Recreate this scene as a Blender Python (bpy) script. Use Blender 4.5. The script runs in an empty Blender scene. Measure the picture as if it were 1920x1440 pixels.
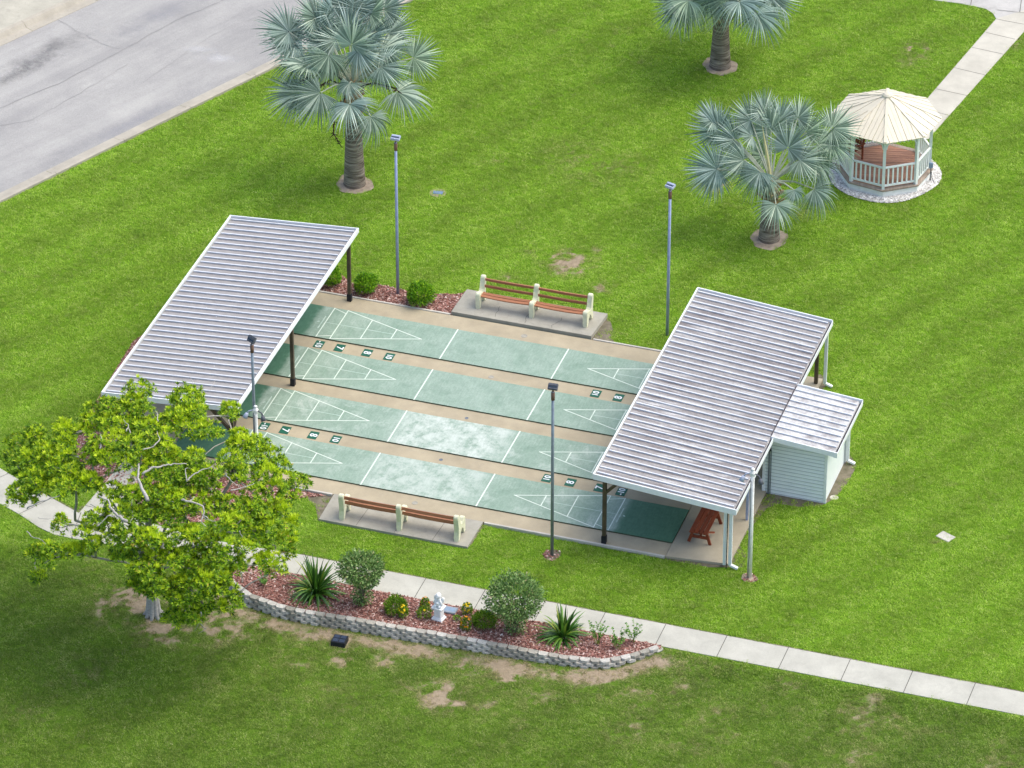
import bpy, bmesh, math, random
import numpy as np
from mathutils import Vector, Matrix, noise as mnoise
R = math.radians
random.seed(7); rng = np.random.default_rng(11)
scene = bpy.context.scene
COL = scene.collection

# ------------------------------------------------------------------ camera
CP = Vector((48.30254856, -123.61369643, 82.76998671))
YAW, PIT, ROLL = R(-18.10453037), R(32.99886081), R(0.03426011)
FPX = 9200.0                                   # focal length in photo pixels (1920 wide)
fw = Vector((math.sin(YAW)*math.cos(PIT), math.cos(YAW)*math.cos(PIT), -math.sin(PIT)))
rt = Vector((math.cos(YAW), -math.sin(YAW), 0)); up = rt.cross(fw)
rr = rt*math.cos(ROLL)+up*math.sin(ROLL); uu = -rt*math.sin(ROLL)+up*math.cos(ROLL)
cam_d = bpy.data.cameras.new('camera'); cam = bpy.data.objects.new('camera', cam_d); COL.objects.link(cam)
cam_d.sensor_width = 36; cam_d.lens = FPX/1920*36; cam_d.clip_start = 1; cam_d.clip_end = 2000
cam.matrix_world = Matrix(((rr.x, uu.x, -fw.x, CP.x), (rr.y, uu.y, -fw.y, CP.y), (rr.z, uu.z, -fw.z, CP.z), (0, 0, 0, 1)))
scene.camera = cam

# ------------------------------------------------------------------ light
SUN_EL, SUN_AZ = R(60), R(62)     # azimuth clockwise from +Y
w = bpy.data.worlds.new('World'); scene.world = w; w.use_nodes = True
nt = w.node_tree; nt.nodes.clear()
sky = nt.nodes.new('ShaderNodeTexSky'); sky.sky_type = 'NISHITA'; sky.sun_disc = False
sky.sun_elevation = SUN_EL; sky.sun_rotation = SUN_AZ; sky.air_density = 1.0; sky.dust_density = 3.5; sky.ozone_density = 1.0
bg = nt.nodes.new('ShaderNodeBackground'); bg.inputs['Strength'].default_value = 0.15
wo = nt.nodes.new('ShaderNodeOutputWorld')
nt.links.new(sky.outputs[0], bg.inputs[0]); nt.links.new(bg.outputs[0], wo.inputs[0])
sl = bpy.data.lights.new('sun', 'SUN'); sl.energy = 0.9; sl.angle = R(60); sl.color = (1.0, 0.975, 0.82)
so = bpy.data.objects.new('sun', sl); COL.objects.link(so)
sd = Vector((math.sin(SUN_AZ)*math.cos(SUN_EL), math.cos(SUN_AZ)*math.cos(SUN_EL), math.sin(SUN_EL)))
so.rotation_euler = sd.to_track_quat('Z', 'Y').to_euler()
vs = scene.view_settings; scene.display_settings.display_device = 'sRGB'
vs.view_transform = 'Standard'; vs.look = 'None'; vs.gamma = 1; vs.use_curve_mapping = False; vs.exposure = 1.0

# ------------------------------------------------------------------ helpers
def ray(px, py): return rr*((px-960)/FPX) - uu*((py-720)/FPX) + fw
def P(px, py, z=0.0):
    d = ray(px, py); t = (z-CP.z)/d.z; return CP+d*t
def proj(p):
    d = Vector(p)-CP; k = FPX/d.dot(fw); return (960+k*d.dot(rr), 720-k*d.dot(uu))
def clamp(v, a=0., b=1.): return max(a, min(b, v))
def sm(a, b, v):
    t = clamp((v-a)/(b-a)); return t*t*(3-2*t)

def tag(o, label=None, cat=None, group=None, kind=None):
    if label: o['label'] = label
    if cat: o['category'] = cat
    if group: o['group'] = group
    if kind: o['kind'] = kind
    return o
def thing(name, label, cat, loc=(0, 0, 0), rz=0, group=None):
    o = bpy.data.objects.new(name, None); COL.objects.link(o); o.location = loc; o.rotation_euler = (0, 0, rz); o.empty_display_size = .2
    return tag(o, label, cat, group)
def mk(name, bm, m, parent=None, smooth=False, loc=None, recalc=True):
    if recalc: bmesh.ops.recalc_face_normals(bm, faces=bm.faces[:])
    me = bpy.data.meshes.new(name); bm.to_mesh(me); bm.free()
    for x in (m if isinstance(m, (list, tuple)) else [m]): me.materials.append(x)
    if smooth:
        for p in me.polygons: p.use_smooth = True
    o = bpy.data.objects.new(name, me); COL.objects.link(o)
    if parent: o.parent = parent
    if loc is not None: o.location = loc
    return o
def mk_np(name, V, F, m, parent=None, smooth=False):
    me = bpy.data.meshes.new(name); me.from_pydata(V, [], F); me.materials.append(m); me.update()
    if smooth:
        for p in me.polygons: p.use_smooth = True
    o = bpy.data.objects.new(name, me); COL.objects.link(o)
    if parent: o.parent = parent
    return o
def struct(name, bm, m, **k): return tag(mk(name, bm, m, **k), kind='structure')
def NB(): return bmesh.new()
def box(bm, c, s, rot=None, bev=0, mi=0):
    """box with centre c and size s"""
    M = Matrix.Translation(Vector(c)) @ (rot.to_4x4() if rot is not None else Matrix.Identity(4)) @ Matrix.Diagonal((s[0], s[1], s[2], 1))
    g = bmesh.ops.create_cube(bm, size=1, matrix=M)
    if bev:
        es = list({e for v in g['verts'] for e in v.link_edges})
        b = bmesh.ops.bevel(bm, geom=es, offset=bev, segments=2, affect='EDGES')
        return
    if mi:
        for f in {f for v in g['verts'] for f in v.link_faces}: f.material_index = mi
def box2(bm, a, b, bev=0, mi=0):
    box(bm, [(a[i]+b[i])/2 for i in range(3)], [abs(b[i]-a[i]) for i in range(3)], bev=bev, mi=mi)
def beam(bm, a, b, wd, ht, upv=Vector((0, 0, 1)), bev=0, mi=0):
    a = Vector(a); b = Vector(b); d = (b-a); L = d.length; d.normalize()
    s = d.cross(upv)
    if s.length < 1e-4: s = d.cross(Vector((0, 1, 0)))
    s.normalize(); u2 = s.cross(d)
    rot = Matrix((d, s, u2)).transposed()
    box(bm, (a+b)/2, (L, wd, ht), rot, bev, mi)
def tube(bm, pts, rad, n=8, cap=True, mi=0):
    pts = [Vector(p) for p in pts]
    if not isinstance(rad, (list, tuple)): rad = [rad]*len(pts)
    rings = []; prev = None
    for i, p in enumerate(pts):
        d = (pts[min(i+1, len(pts)-1)]-pts[max(i-1, 0)])
        if d.length < 1e-7: d = Vector((0, 0, 1))
        d.normalize()
        if prev is None:
            s = d.orthogonal().normalized()
        else:
            s = prev-d*prev.dot(d)
            s = d.orthogonal() if s.length < 1e-4 else s
            s.normalize()
        prev = s; t = d.cross(s)
        rings.append([bm.verts.new(p+(s*math.cos(2*math.pi*k/n)+t*math.sin(2*math.pi*k/n))*rad[i]) for k in range(n)])
    for a, b in zip(rings[:-1], rings[1:]):
        for k in range(n):
            f = bm.faces.new((a[k], a[(k+1) % n], b[(k+1) % n], b[k])); f.material_index = mi
    if cap:
        for rg in (rings[0][::-1], rings[-1]):
            try: bm.faces.new(rg).material_index = mi
            except ValueError: pass
def lathe(bm, prof, c=(0, 0, 0), n=24):
    c = Vector(c); rings = []
    for r_, z in prof:
        rings.append([bm.verts.new(c+Vector((r_*math.cos(2*math.pi*k/n), r_*math.sin(2*math.pi*k/n), z))) for k in range(n)])
    for a, b in zip(rings[:-1], rings[1:]):
        for k in range(n): bm.faces.new((a[k], a[(k+1) % n], b[(k+1) % n], b[k]))
    bm.faces.new(rings[0][::-1]); bm.faces.new(rings[-1])
def poly(bm, pts, z0, z1=None, mi=0):
    """flat polygon at z0 (top); with z1 it is a slab reaching down to z1"""
    top = [bm.verts.new((p[0], p[1], z0)) for p in pts]
    f = bm.faces.new(top); f.normal_update()
    if f.normal.z < 0: f.normal_flip(); top = top[::-1]
    fs = [f]
    if z1 is not None:
        bot = [bm.verts.new((v.co.x, v.co.y, z1)) for v in top]
        n = len(top)
        for k in range(n): fs.append(bm.faces.new((top[k], bot[k], bot[(k+1) % n], top[(k+1) % n])))
    bmesh.ops.triangulate(bm, faces=[f])
    for q in fs:
        if q.is_valid: q.material_index = mi
def PP(pts, z): return [tuple(P(x, y, z)[:2]) for x, y in pts]
def prism(bm, outline, axis_o, fx, fz, thick, th_dir, bev=0):
    """extrude a 2D outline (u,v): world = axis_o + u*fx + v*fz, thickness along th_dir"""
    a = [bm.verts.new(Vector(axis_o)+Vector(fx)*u+Vector(fz)*v-Vector(th_dir)*thick/2) for u, v in outline]
    b = [bm.verts.new(Vector(axis_o)+Vector(fx)*u+Vector(fz)*v+Vector(th_dir)*thick/2) for u, v in outline]
    n = len(a); f1 = bm.faces.new(a); f2 = bm.faces.new(b[::-1])
    for k in range(n): bm.faces.new((a[k], b[k], b[(k+1) % n], a[(k+1) % n]))
    if bev:
        es = list(f1.edges)+list(f2.edges)
        bmesh.ops.bevel(bm, geom=es, offset=bev, segments=2, affect='EDGES')

# ------------------------------------------------------------------ materials
class MB:
    def __init__(s, name, rough=.7, spec=.3, metal=0):
        s.m = bpy.data.materials.new(name); s.m.use_nodes = True; s.t = s.m.node_tree; s.b = s.t.nodes['Principled BSDF']
        s.b.inputs['Roughness'].default_value = rough; s.b.inputs['Specular IOR Level'].default_value = spec; s.b.inputs['Metallic'].default_value = metal
        s.tc = s.n('ShaderNodeTexCoord')
    def n(s, t, **k):
        x = s.t.nodes.new(t)
        for a, v in k.items(): setattr(x, a, v)
        return x
    def l(s, a, b): s.t.links.new(a, b)
    def coord(s, scale=(1, 1, 1), rot=(0, 0, 0)):
        mp = s.n('ShaderNodeMapping'); mp.inputs['Scale'].default_value = scale; mp.inputs['Rotation'].default_value = rot
        s.l(s.tc.outputs['Object'], mp.inputs[0]); return mp.outputs[0]
    def noise(s, scale, detail=6, rough=.6, co=None, out='Fac', dist=0):
        x = s.n('ShaderNodeTexNoise'); x.inputs['Scale'].default_value = scale; x.inputs['Detail'].default_value = detail
        x.inputs['Roughness'].default_value = rough; x.inputs['Distortion'].default_value = dist
        s.l(co if co is not None else s.tc.outputs['Object'], x.inputs['Vector']); return x.outputs[out]
    def voro(s, scale, co=None, out='Color', feat='F1'):
        x = s.n('ShaderNodeTexVoronoi', feature=feat); x.inputs['Scale'].default_value = scale
        s.l(co if co is not None else s.tc.outputs['Object'], x.inputs['Vector']); return x.outputs[out]
    def ramp(s, fac, stops, interp='LINEAR'):
        x = s.n('ShaderNodeValToRGB'); e = x.color_ramp; e.interpolation = interp
        while len(e.elements) < len(stops): e.elements.new(.5)
        for q, (p, c) in zip(e.elements, stops): q.position = p; q.color = (*c, 1) if len(c) == 3 else c
        s.l(fac, x.inputs[0]); return x.outputs[0]
    def mix(s, fac, a, b, mode='MIX'):
        x = s.n('ShaderNodeMix', data_type='RGBA', blend_type=mode)
        for v, i in ((fac, 0), (a, 6), (b, 7)):
            if isinstance(v, (int, float)): x.inputs[i].default_value = v
            elif isinstance(v, tuple): x.inputs[i].default_value = (*v, 1)
            else: s.l(v, x.inputs[i])
        return x.outputs[2]
    def math(s, op, a, b=0.0, c=0.0, clampit=False):
        x = s.n('ShaderNodeMath', operation=op, use_clamp=clampit)
        for i, v in enumerate((a, b, c)):
            if isinstance(v, (int, float)): x.inputs[i].default_value = v
            else: s.l(v, x.inputs[i])
        return x.outputs[0]
    def map(s, v, a, b, c=0., d=1.):
        x = s.n('ShaderNodeMapRange', interpolation_type='SMOOTHSTEP'); s.l(v, x.inputs[0])
        for i, q in enumerate((a, b, c, d)): x.inputs[i+1].default_value = q
        return x.outputs[0]
    def sep(s, v=None):
        x = s.n('ShaderNodeSeparateXYZ'); s.l(v if v is not None else s.tc.outputs['Object'], x.inputs[0]); return x.outputs
    def island(s): return s.n('ShaderNodeNewGeometry').outputs['Random Per Island']
    def attr(s, name, typ='GEOMETRY'):
        x = s.n('ShaderNodeAttribute'); x.attribute_type = typ; x.attribute_name = name; return x.outputs['Fac']
    def col(s, c):
        if isinstance(c, tuple): s.b.inputs['Base Color'].default_value = (*c, 1)
        else: s.l(c, s.b.inputs['Base Color'])
        return s
    def bump(s, h, strength=.3, dist=.02):
        x = s.n('ShaderNodeBump'); x.inputs['Strength'].default_value = strength; x.inputs['Distance'].default_value = dist
        s.l(h, x.inputs['Height']); s.l(x.outputs[0], s.b.inputs['Normal']); return s
    def transl(s, amt):
        s.b.inputs['Subsurface Weight'].default_value = 0
        tr = s.n('ShaderNodeBsdfTranslucent'); ms = s.n('ShaderNodeMixShader'); ms.inputs[0].default_value = amt
        src = s.b.inputs['Base Color'].links
        if src: s.l(src[0].from_socket, tr.inputs[0])
        else: tr.inputs[0].default_value = s.b.inputs['Base Color'].default_value
        out = s.t.nodes['Material Output']; s.l(s.b.outputs[0], ms.inputs[1]); s.l(tr.outputs[0], ms.inputs[2]); s.l(ms.outputs[0], out.inputs[0]); return s

def simple(name, c1, c2=None, scale=6, rough=.6, spec=.3, metal=0, bump=.1):
    b = MB(name, rough, spec, metal); c2 = c2 or tuple(v*.8 for v in c1)
    nz = b.noise(scale, 6, .65)
    b.col(b.ramp(nz, [(.3, c2), (.7, c1)]))
    if bump: b.bump(b.noise(scale*8, 4), bump, .005)
    return b.m

def concrete(name, base, dirt=.5, warm=(1, .97, .88), scale=1.0):
    b = MB(name, .9, .15)
    lo = tuple(base*k*.78 for k in warm); hi = tuple(base*k*1.06 for k in warm)
    c = b.ramp(b.noise(.9*scale, 8, .65), [(.3, lo), (.7, hi)])
    c2 = b.ramp(b.noise(45, 3, .8), [(.3, (.86, .86, .86)), (.7, (1.06, 1.06, 1.06))])
    c = b.mix(1.0, c, c2, 'MULTIPLY')
    st = b.ramp(b.noise(2.3*scale, 10, .75, dist=.6), [(.52, (0, 0, 0)), (.74, (1, 1, 1))])
    c = b.mix(b.math('MULTIPLY', st, dirt), c, (base*.5, base*.48, base*.42))
    b.col(c); b.bump(b.noise(60, 4, .7), .25, .006); return b.m

M = {}
M['path'] = concrete('path_concrete', .50, .3, (.975, .955, .82))
M['path_far'] = concrete('bright_path_concrete', .54, .10, (1, .95, .80))
M['strip'] = concrete('court_strip_concrete', .43, .28, (1, .86, .60))
M['platform'] = concrete('platform_concrete', .42, .35, (1, .89, .66))
M['pad'] = concrete('bench_pad_concrete', .38, .55, (1, .955, .80), 1.5)
M['kerb'] = concrete('kerb_concrete', .44, .4, (1, .92, .76), 1.4)
M['edging'] = concrete('edging_concrete', .56, .4, (1, .95, .84), 2)
M['drive'] = concrete('driveway_concrete', .50, .6, (1, .97, .90))
M['verge'] = concrete('sandy_verge', .46, .6, (1, .95, .78), 1.2)
M['joint'] = simple('joint_dark', (.10, .095, .08), (.05, .05, .045), 8, .95)

def road_mat():
    b = MB('asphalt', .9, .2)
    fine = b.noise(38, 4, .8); c = b.ramp(fine, [(.3, (.265, .258, .248)), (.72, (.43, .42, .40))])
    # long faint wheel tracks along the road and grey patches
    ang = R(64); co = b.coord((1, 1, 1), (0, 0, -ang))
    mp = b.n('ShaderNodeMapping'); mp.inputs['Scale'].default_value = (.12, 1.1, 1); b.l(co, mp.inputs[0])
    tr = b.ramp(b.noise(1.0, 5, .6, mp.outputs[0]), [(.35, (.86, .86, .87)), (.65, (1.08, 1.08, 1.07))])
    c = b.mix(1, c, tr, 'MULTIPLY')
    big = b.ramp(b.noise(.6, 8, .7), [(.35, (.9, .9, .9)), (.7, (1.08, 1.08, 1.06))])
    c = b.mix(1, c, big, 'MULTIPLY')
    b.col(c); b.bump(fine, .3, .01); return b.m
M['road'] = road_mat()
def stain(name, c, lo=.45, hi=.62, sc=2.2):
    b = MB(name, .95, .1); f = b.noise(sc, 9, .75)
    b.col(b.ramp(b.noise(26, 4, .8), [(.3, tuple(v*.8 for v in c)), (.7, tuple(v*1.15 for v in c))]))
    # worn edge: fades by noise times distance from the centre of the patch (local coordinates)
    g = b.n('ShaderNodeVectorMath', operation='LENGTH'); b.l(b.tc.outputs['UV'], g.inputs[0])
    v = b.math('SUBTRACT', f, b.math('MULTIPLY', g.outputs['Value'], .5))
    al = b.math('MULTIPLY', b.map(v, lo-.50, hi+.05), .5); tb = b.n('ShaderNodeBsdfTransparent'); ms = b.n('ShaderNodeMixShader')
    b.l(al, ms.inputs[0]); b.l(tb.outputs[0], ms.inputs[1]); b.l(b.b.outputs[0], ms.inputs[2]); b.l(ms.outputs[0], b.t.nodes['Material Output'].inputs[0])
    return b.m

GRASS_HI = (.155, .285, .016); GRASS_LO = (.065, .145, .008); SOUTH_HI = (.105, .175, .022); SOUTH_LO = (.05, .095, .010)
SOIL = (.36, .29, .20)
def ground_mat():
    b = MB('lawn_soil', .95, .1)
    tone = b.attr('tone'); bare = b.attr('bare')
    f = b.noise(20, 6, .75)
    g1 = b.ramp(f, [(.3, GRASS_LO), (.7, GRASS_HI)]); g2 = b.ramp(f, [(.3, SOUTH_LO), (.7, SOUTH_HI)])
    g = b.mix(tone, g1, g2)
    s = b.ramp(b.noise(9, 8, .75), [(.3, (.20, .155, .10)), (.7, (.37, .30, .21))])
    fb = b.math('MULTIPLY', b.math('ADD', b.math('SUBTRACT', bare, .35), b.math('SUBTRACT', b.noise(7, 6, .7), .5)), 3.0, clampit=True)
    b.col(b.mix(fb, g, s)); b.bump(b.noise(30, 5, .8), .5, .03); return b.m
M['ground'] = ground_mat()
def grass_mat():
    b = MB('grass_blades', .55, .25)
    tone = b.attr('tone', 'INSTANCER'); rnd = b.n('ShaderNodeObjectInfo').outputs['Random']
    isl = b.island(); v = b.math('ADD', b.math('MULTIPLY', rnd, .45), b.math('MULTIPLY', isl, .55))
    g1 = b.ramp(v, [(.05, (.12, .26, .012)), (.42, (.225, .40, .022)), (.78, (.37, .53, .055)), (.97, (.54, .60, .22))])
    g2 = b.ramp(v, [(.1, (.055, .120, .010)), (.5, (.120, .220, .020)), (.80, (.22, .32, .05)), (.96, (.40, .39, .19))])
    ve = b.attr('vigour', 'INSTANCER')
    k = b.n('ShaderNodeCombineColor'); b.l(ve, k.inputs[0]); b.l(ve, k.inputs[1]); b.l(ve, k.inputs[2])
    dry = b.ramp(v, [(.1, (.17, .16, .06)), (.5, (.33, .29, .12)), (.9, (.52, .45, .24))])
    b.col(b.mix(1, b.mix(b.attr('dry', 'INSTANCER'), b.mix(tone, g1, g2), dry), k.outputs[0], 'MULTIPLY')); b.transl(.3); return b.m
M['grass'] = grass_mat()

def court_mat(i, fade_mid):
    b = MB('court_paint_%s' % ('one', 'two', 'three', 'four')[i], .62, .3)
    x = b.sep()[0]
    f = b.noise(6, 6, .7); green = b.ramp(f, [(.3, (.050, .135, .080)), (.7, (.080, .185, .115))])
    pale = b.ramp(b.noise(14, 8, .75), [(.25, (.19, .285, .22)), (.75, (.35, .425, .36))])
    wobble = b.math('MULTIPLY', b.math('SUBTRACT', b.noise(3, 5, .6), .5), .35)
    xx = b.math('ADD', x, wobble)
    inside = b.math('MULTIPLY', b.map(xx, 1.45, 1.75), b.map(xx, 14.2, 13.9))
    n1 = b.noise(1.1, 9, .72, dist=.4)
    amt = b.map(n1, .25, .75, .55, 1.0)
    c = b.mix(b.math('MULTIPLY', inside, amt), green, pale)
    # bleached middle third
    mid = b.math('MULTIPLY', b.map(xx, 5.6, 6.6), b.map(xx, 9.9, 9.2))
    bl = b.math('MULTIPLY', b.map(b.noise(2.2, 9, .78), .33, .62), b.math('MULTIPLY', mid, fade_mid))
    bl2 = b.math('MULTIPLY', b.map(b.noise(.9, 9, .78, dist=.5), .48, .72), b.math('MULTIPLY', inside, .25+.45*fade_mid))
    c = b.mix(b.math('MAXIMUM', bl, bl2), c, (.50, .55, .50))
    st = b.coord((8, .7, 1), (0, 0, R(12)))
    c = b.mix(1, c, b.ramp(b.noise(3, 6, .7, st), [(.3, (.86, .88, .87)), (.7, (1.12, 1.12, 1.11))]), 'MULTIPLY')
    b.col(c); b.bump(b.noise(70, 3), .1, .003); return b.m
M['side'] = simple('court_edge', (.07, .095, .05), (.035, .05, .03), 9, .9)
M['line'] = simple('line_paint', (.72, .78, .70), (.55, .66, .56), 5, .7)
M['line_faint'] = simple('worn_line_paint', (.52, .62, .55), (.34, .47, .39), 4, .7)
M['plate'] = simple('plate_green', (.012, .115, .07), (.008, .08, .05), 10, .6)
M['white'] = simple('white_paint', (.80, .82, .82), (.70, .72, .72), 5, .45)
M['white_old'] = simple('aged_white_paint', (.84, .85, .82), (.62, .62, .58), 9, .6)
M['brown'] = simple('dark_brown_metal', (.115, .085, .050), (.05, .040, .028), 4, .5)
M['black'] = simple('black_plastic', (.02, .022, .028), (.012, .013, .018), 8, .5)
M['galv'] = simple('galvanised_steel', (.24, .29, .33), (.16, .19, .22), 6, .4, .5, .3)
M['galvdark'] = simple('dull_grey_steel', (.20, .23, .26), (.13, .15, .17), 6, .45, .5, .3)
M['galvlight'] = simple('pale_pole_paint', (.34, .40, .57), (.24, .28, .43), 6, .4, .5, .1)
M['rust'] = simple('rusty_steel', (.22, .12, .08), (.13, .08, .06), 12, .8)
M['lampgrey'] = simple('lamp_housing', (.45, .50, .62), (.34, .38, .48), 8, .4)
M['lampdark'] = simple('dark_lamp_housing', (.10, .11, .13), (.07, .075, .09), 8, .5)
M['glass'] = simple('dark_lens', (.03, .05, .07), (.02, .03, .05), 8, .1, .5, 0, 0)
M['cream'] = simple('cream_concrete_paint', (.74, .74, .54), (.60, .60, .42), 7, .7)
def wood(name, c1, c2, axis=0, rough=.55):
    b = MB(name, rough, .3); sc = [14, 14, 14]; sc[axis] = 1.2
    co = b.coord(tuple(sc)); f = b.noise(1, 8, .7, co)
    c = b.ramp(f, [(.3, c2), (.7, c1)])
    c = b.mix(1, c, b.ramp(b.island(), [(0, (.8, .8, .8)), (1, (1.15, 1.15, 1.15))]), 'MULTIPLY')
    b.col(c); b.bump(f, .2, .003); return b.m
M['slat'] = wood('stained_slats', (.38, .165, .085), (.23, .095, .05), 0)
M['benchwood'] = wood('red_brown_wood', (.26, .06, .022), (.13, .028, .012), 1)
M['deck'] = wood('deck_boards', (.48, .25, .155), (.22, .10, .06), 1)
M['greywood'] = wood('weathered_deck_edge', (.38, .31, .25), (.22, .17, .13), 0)

def roof_mat(name, streak):
    b = MB(name, .5, .4, 0.0)
    base = b.ramp(b.noise(5, 7, .7), [(.3, (.26, .245, .232)), (.7, (.345, .33, .315))])
    co = b.coord((.45, 5.5, 1)); n1 = b.noise(1.3, 9, .75, co, dist=.3)
    if streak:
        dk = b.ramp(n1, [(.34, (.10, .082, .078)), (.44, (.19, .17, .165)), (.53, (.29, .272, .262)), (.62, (.50, .495, .48)), (.76, (.72, .72, .70))])
        n2 = b.noise(.55, 5, .6)
        c = b.mix(b.map(n2, .38, .62, .45, 1), base, dk)
        sp = b.ramp(b.noise(13, 7, .8), [(.36, (.72, .69, .69)), (.5, (1, 1, 1)), (.72, (1.12, 1.12, 1.12))])
        c = b.mix(1, c, sp, 'MULTIPLY')
    else:
        c = b.mix(1, base, b.ramp(n1, [(.35, (.90, .88, .88)), (.65, (1.10, 1.09, 1.08))]), 'MULTIPLY')
        sp = b.ramp(b.voro(2.3, out='Distance'), [(.03, (.8, .82, .85)), (.05, (0, 0, 0))])
        c = b.mix(1, c, sp, 'LIGHTEN')
    b.col(c); return b.m
M['roofL'] = roof_mat('weathered_pan_metal', False); M['roofR'] = roof_mat('streaked_pan_metal', True)
def shedroof_mat():
    b = MB('chalky_pan_metal', .6, .3)
    c = b.ramp(b.noise(2.2, 9, .75), [(.30, (.20, .175, .17)), (.46, (.42, .41, .40)), (.62, (.64, .64, .62))])
    b.col(c); return b.m
M['roofS'] = shedroof_mat()
M['rib'] = simple('rib_white_metal', (.66, .68, .71), (.50, .52, .55), 4, .35, .5, 0, 0)
M['gutterin'] = simple('gutter_dark', (.10, .085, .09), (.05, .045, .05), 10, .9)
M['lap'] = simple('painted_lap_shadow', (.52, .57, .57), (.44, .48, .48), 3, .7)  # grey tone that paints the shadow line under each lapped board
M['siding'] = simple('white_siding', (.80, .84, .82), (.73, .78, .77), 3, .5)
def mulch_mat():
    b = MB('red_mulch', .95, .1); r_ = b.voro(26)
    x = b.n('ShaderNodeSeparateColor'); b.l(r_, x.inputs[0])
    c = b.ramp(x.outputs[0], [(0, (.10, .045, .036)), (.35, (.22, .10, .08)), (.7, (.35, .18, .145)), (.95, (.5, .36, .30))])
    c = b.mix(1, c, b.ramp(b.noise(2, 5), [(.3, (.8, .8, .8)), (.7, (1.12, 1.12, 1.12))]), 'MULTIPLY')
    b.col(c); b.bump(b.voro(26, out='Distance'), .8, .03); return b.m
M['mulch'] = mulch_mat()
def isl(name, stops, rough=.9, tr=0, spec=.15):
    b = MB(name, rough, spec); b.col(b.ramp(b.island(), stops))
    if tr: b.transl(tr)
    return b.m
M['chips'] = isl('mulch_chips', [(0, (.09, .04, .033)), (.4, (.24, .105, .082)), (.75, (.40, .20, .165)), (.93, (.58, .42, .37)), (1, (.7, .60, .54))])
M['stones'] = isl('white_stones', [(0, (.42, .40, .37)), (.4, (.68, .66, .63)), (1, (.92, .91, .88))])
M['gravelbed'] = simple('gravel_bed', (.52, .50, .48), (.34, .31, .29), 30, .95)
M['dirt'] = simple('bare_dirt', (.40, .33, .25), (.22, .175, .13), 6, .95, .1)
M['dirtdark'] = simple('damp_dirt', (.22, .19, .14), (.10, .095, .06), 4, .95, .1)
def block_mat():
    b = MB('retaining_block', .95, .1)
    c = b.ramp(b.island(), [(0, (.31, .295, .25)), (.5, (.42, .40, .35)), (1, (.55, .53, .48))])
    c = b.mix(1, c, b.ramp(b.noise(14, 8, .75), [(.3, (.62, .62, .62)), (.65, (1.1, 1.1, 1.1))]), 'MULTIPLY')
    b.col(c); b.bump(b.noise(25, 6, .75), .6, .02); return b.m
M['block'] = block_mat()
M['leaf_tree'] = isl('tree_leaves', [(0, (.03, .085, .005)), (.3, (.105, .235, .008)), (.62, (.25, .43, .014)), (.85, (.40, .57, .020)), (.96, (.52, .64, .04)), (1, (.42, .30, .05))], .5, .35, .3)
M['leaf_tip'] = isl('young_tree_leaves', [(0, (.34, .50, .008)), (.5, (.50, .66, .015)), (1, (.66, .78, .04))], .5, .35, .3)
M['leaf_box'] = isl('shrub_leaves', [(0, (.04, .13, .006)), (.45, (.12, .32, .010)), (.8, (.26, .50, .014)), (1, (.42, .60, .03))], .5, .3, .3)
M['leaf_top'] = isl('topiary_leaves', [(0, (.04, .095, .02)), (.35, (.11, .22, .05)), (.7, (.22, .36, .10)), (.93, (.38, .52, .20)), (1, (.46, .34, .18))], .5, .25, .4)
M['leaf_low'] = isl('fine_shrub_leaves', [(0, (.04, .10, .008)), (.5, (.11, .24, .012)), (1, (.26, .42, .03))], .6, .3)
M['leaf_lily'] = isl('strap_leaves', [(0, (.018, .065, .010)), (.5, (.055, .155, .018)), (.85, (.12, .27, .03)), (1, (.38, .40, .05))], .35, .2, .5)
M['leaf_leg'] = isl('seedling_leaves', [(0, (.06, .17, .03)), (.6, (.15, .33, .06)), (1, (.28, .47, .10))], .5, .35)
M['flower_y'] = isl('yellow_petals', [(0, (.75, .50, .01)), (1, (.85, .65, .03))], .6, .2)
M['flower_o'] = isl('orange_petals', [(0, (.70, .22, .01)), (1, (.85, .42, .02))], .6, .2)
M['stem'] = simple('shrub_wood', (.22, .19, .15), (.12, .10, .08), 10, .9)
def bark():
    b = MB('pale_bark', .9, .15); co = b.coord((3, 3, 9))
    f = b.noise(2, 8, .75, co); b.col(b.ramp(f, [(.3, (.24, .22, .20)), (.6, (.44, .42, .39)), (.8, (.56, .55, .52))])); b.bump(f, .5, .02); return b.m
M['bark'] = bark()
def palmtrunk():
    b = MB('ringed_palm_trunk', .95, .1); z = b.sep()[2]
    co = b.coord((1.2, 1.2, 16)); f = b.noise(1.1, 6, .7, co, dist=.6)
    c = b.ramp(f, [(.34, (.05, .038, .030)), (.48, (.19, .155, .125)), (.66, (.40, .35, .29))])
    b.col(c); b.bump(f, .9, .04); return b.m
M['ptrunk'] = palmtrunk()
def boots():
    b = MB('palm_boots', .9, .1); f = b.noise(7, 8, .75)
    b.col(b.ramp(f, [(.3, (.09, .045, .025)), (.5, (.36, .22, .10)), (.68, (.60, .47, .24))])); b.bump(f, .7, .03); return b.m
M['boots'] = boots()
def frond():
    b = MB('silver_blue_frond', .45, .35)
    c = b.ramp(b.island(), [(0, (.13, .19, .145)), (.3, (.30, .39, .32)), (.65, (.48, .57, .48)), (1, (.72, .78, .67))])
    rn = b.n('ShaderNodeObjectInfo').outputs['Random']
    c = b.mix(1, c, b.ramp(rn, [(0, (.82, .90, .96)), (.6, (1, 1, 1)), (1, (1.05, 1.12, .92))]), 'MULTIPLY')
    ax = b.attr('tipness'); f = b.math('MULTIPLY', b.map(ax, .78, 1.0), b.map(b.island(), .45, 1.0))
    c = b.mix(b.math('MULTIPLY', f, .7), c, (.46, .36, .22))
    b.col(c); b.transl(.22); return b.m
M['frond'] = frond()
M['petiole'] = simple('pale_petiole', (.42, .46, .36), (.28, .31, .22), 6, .6)
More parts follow.
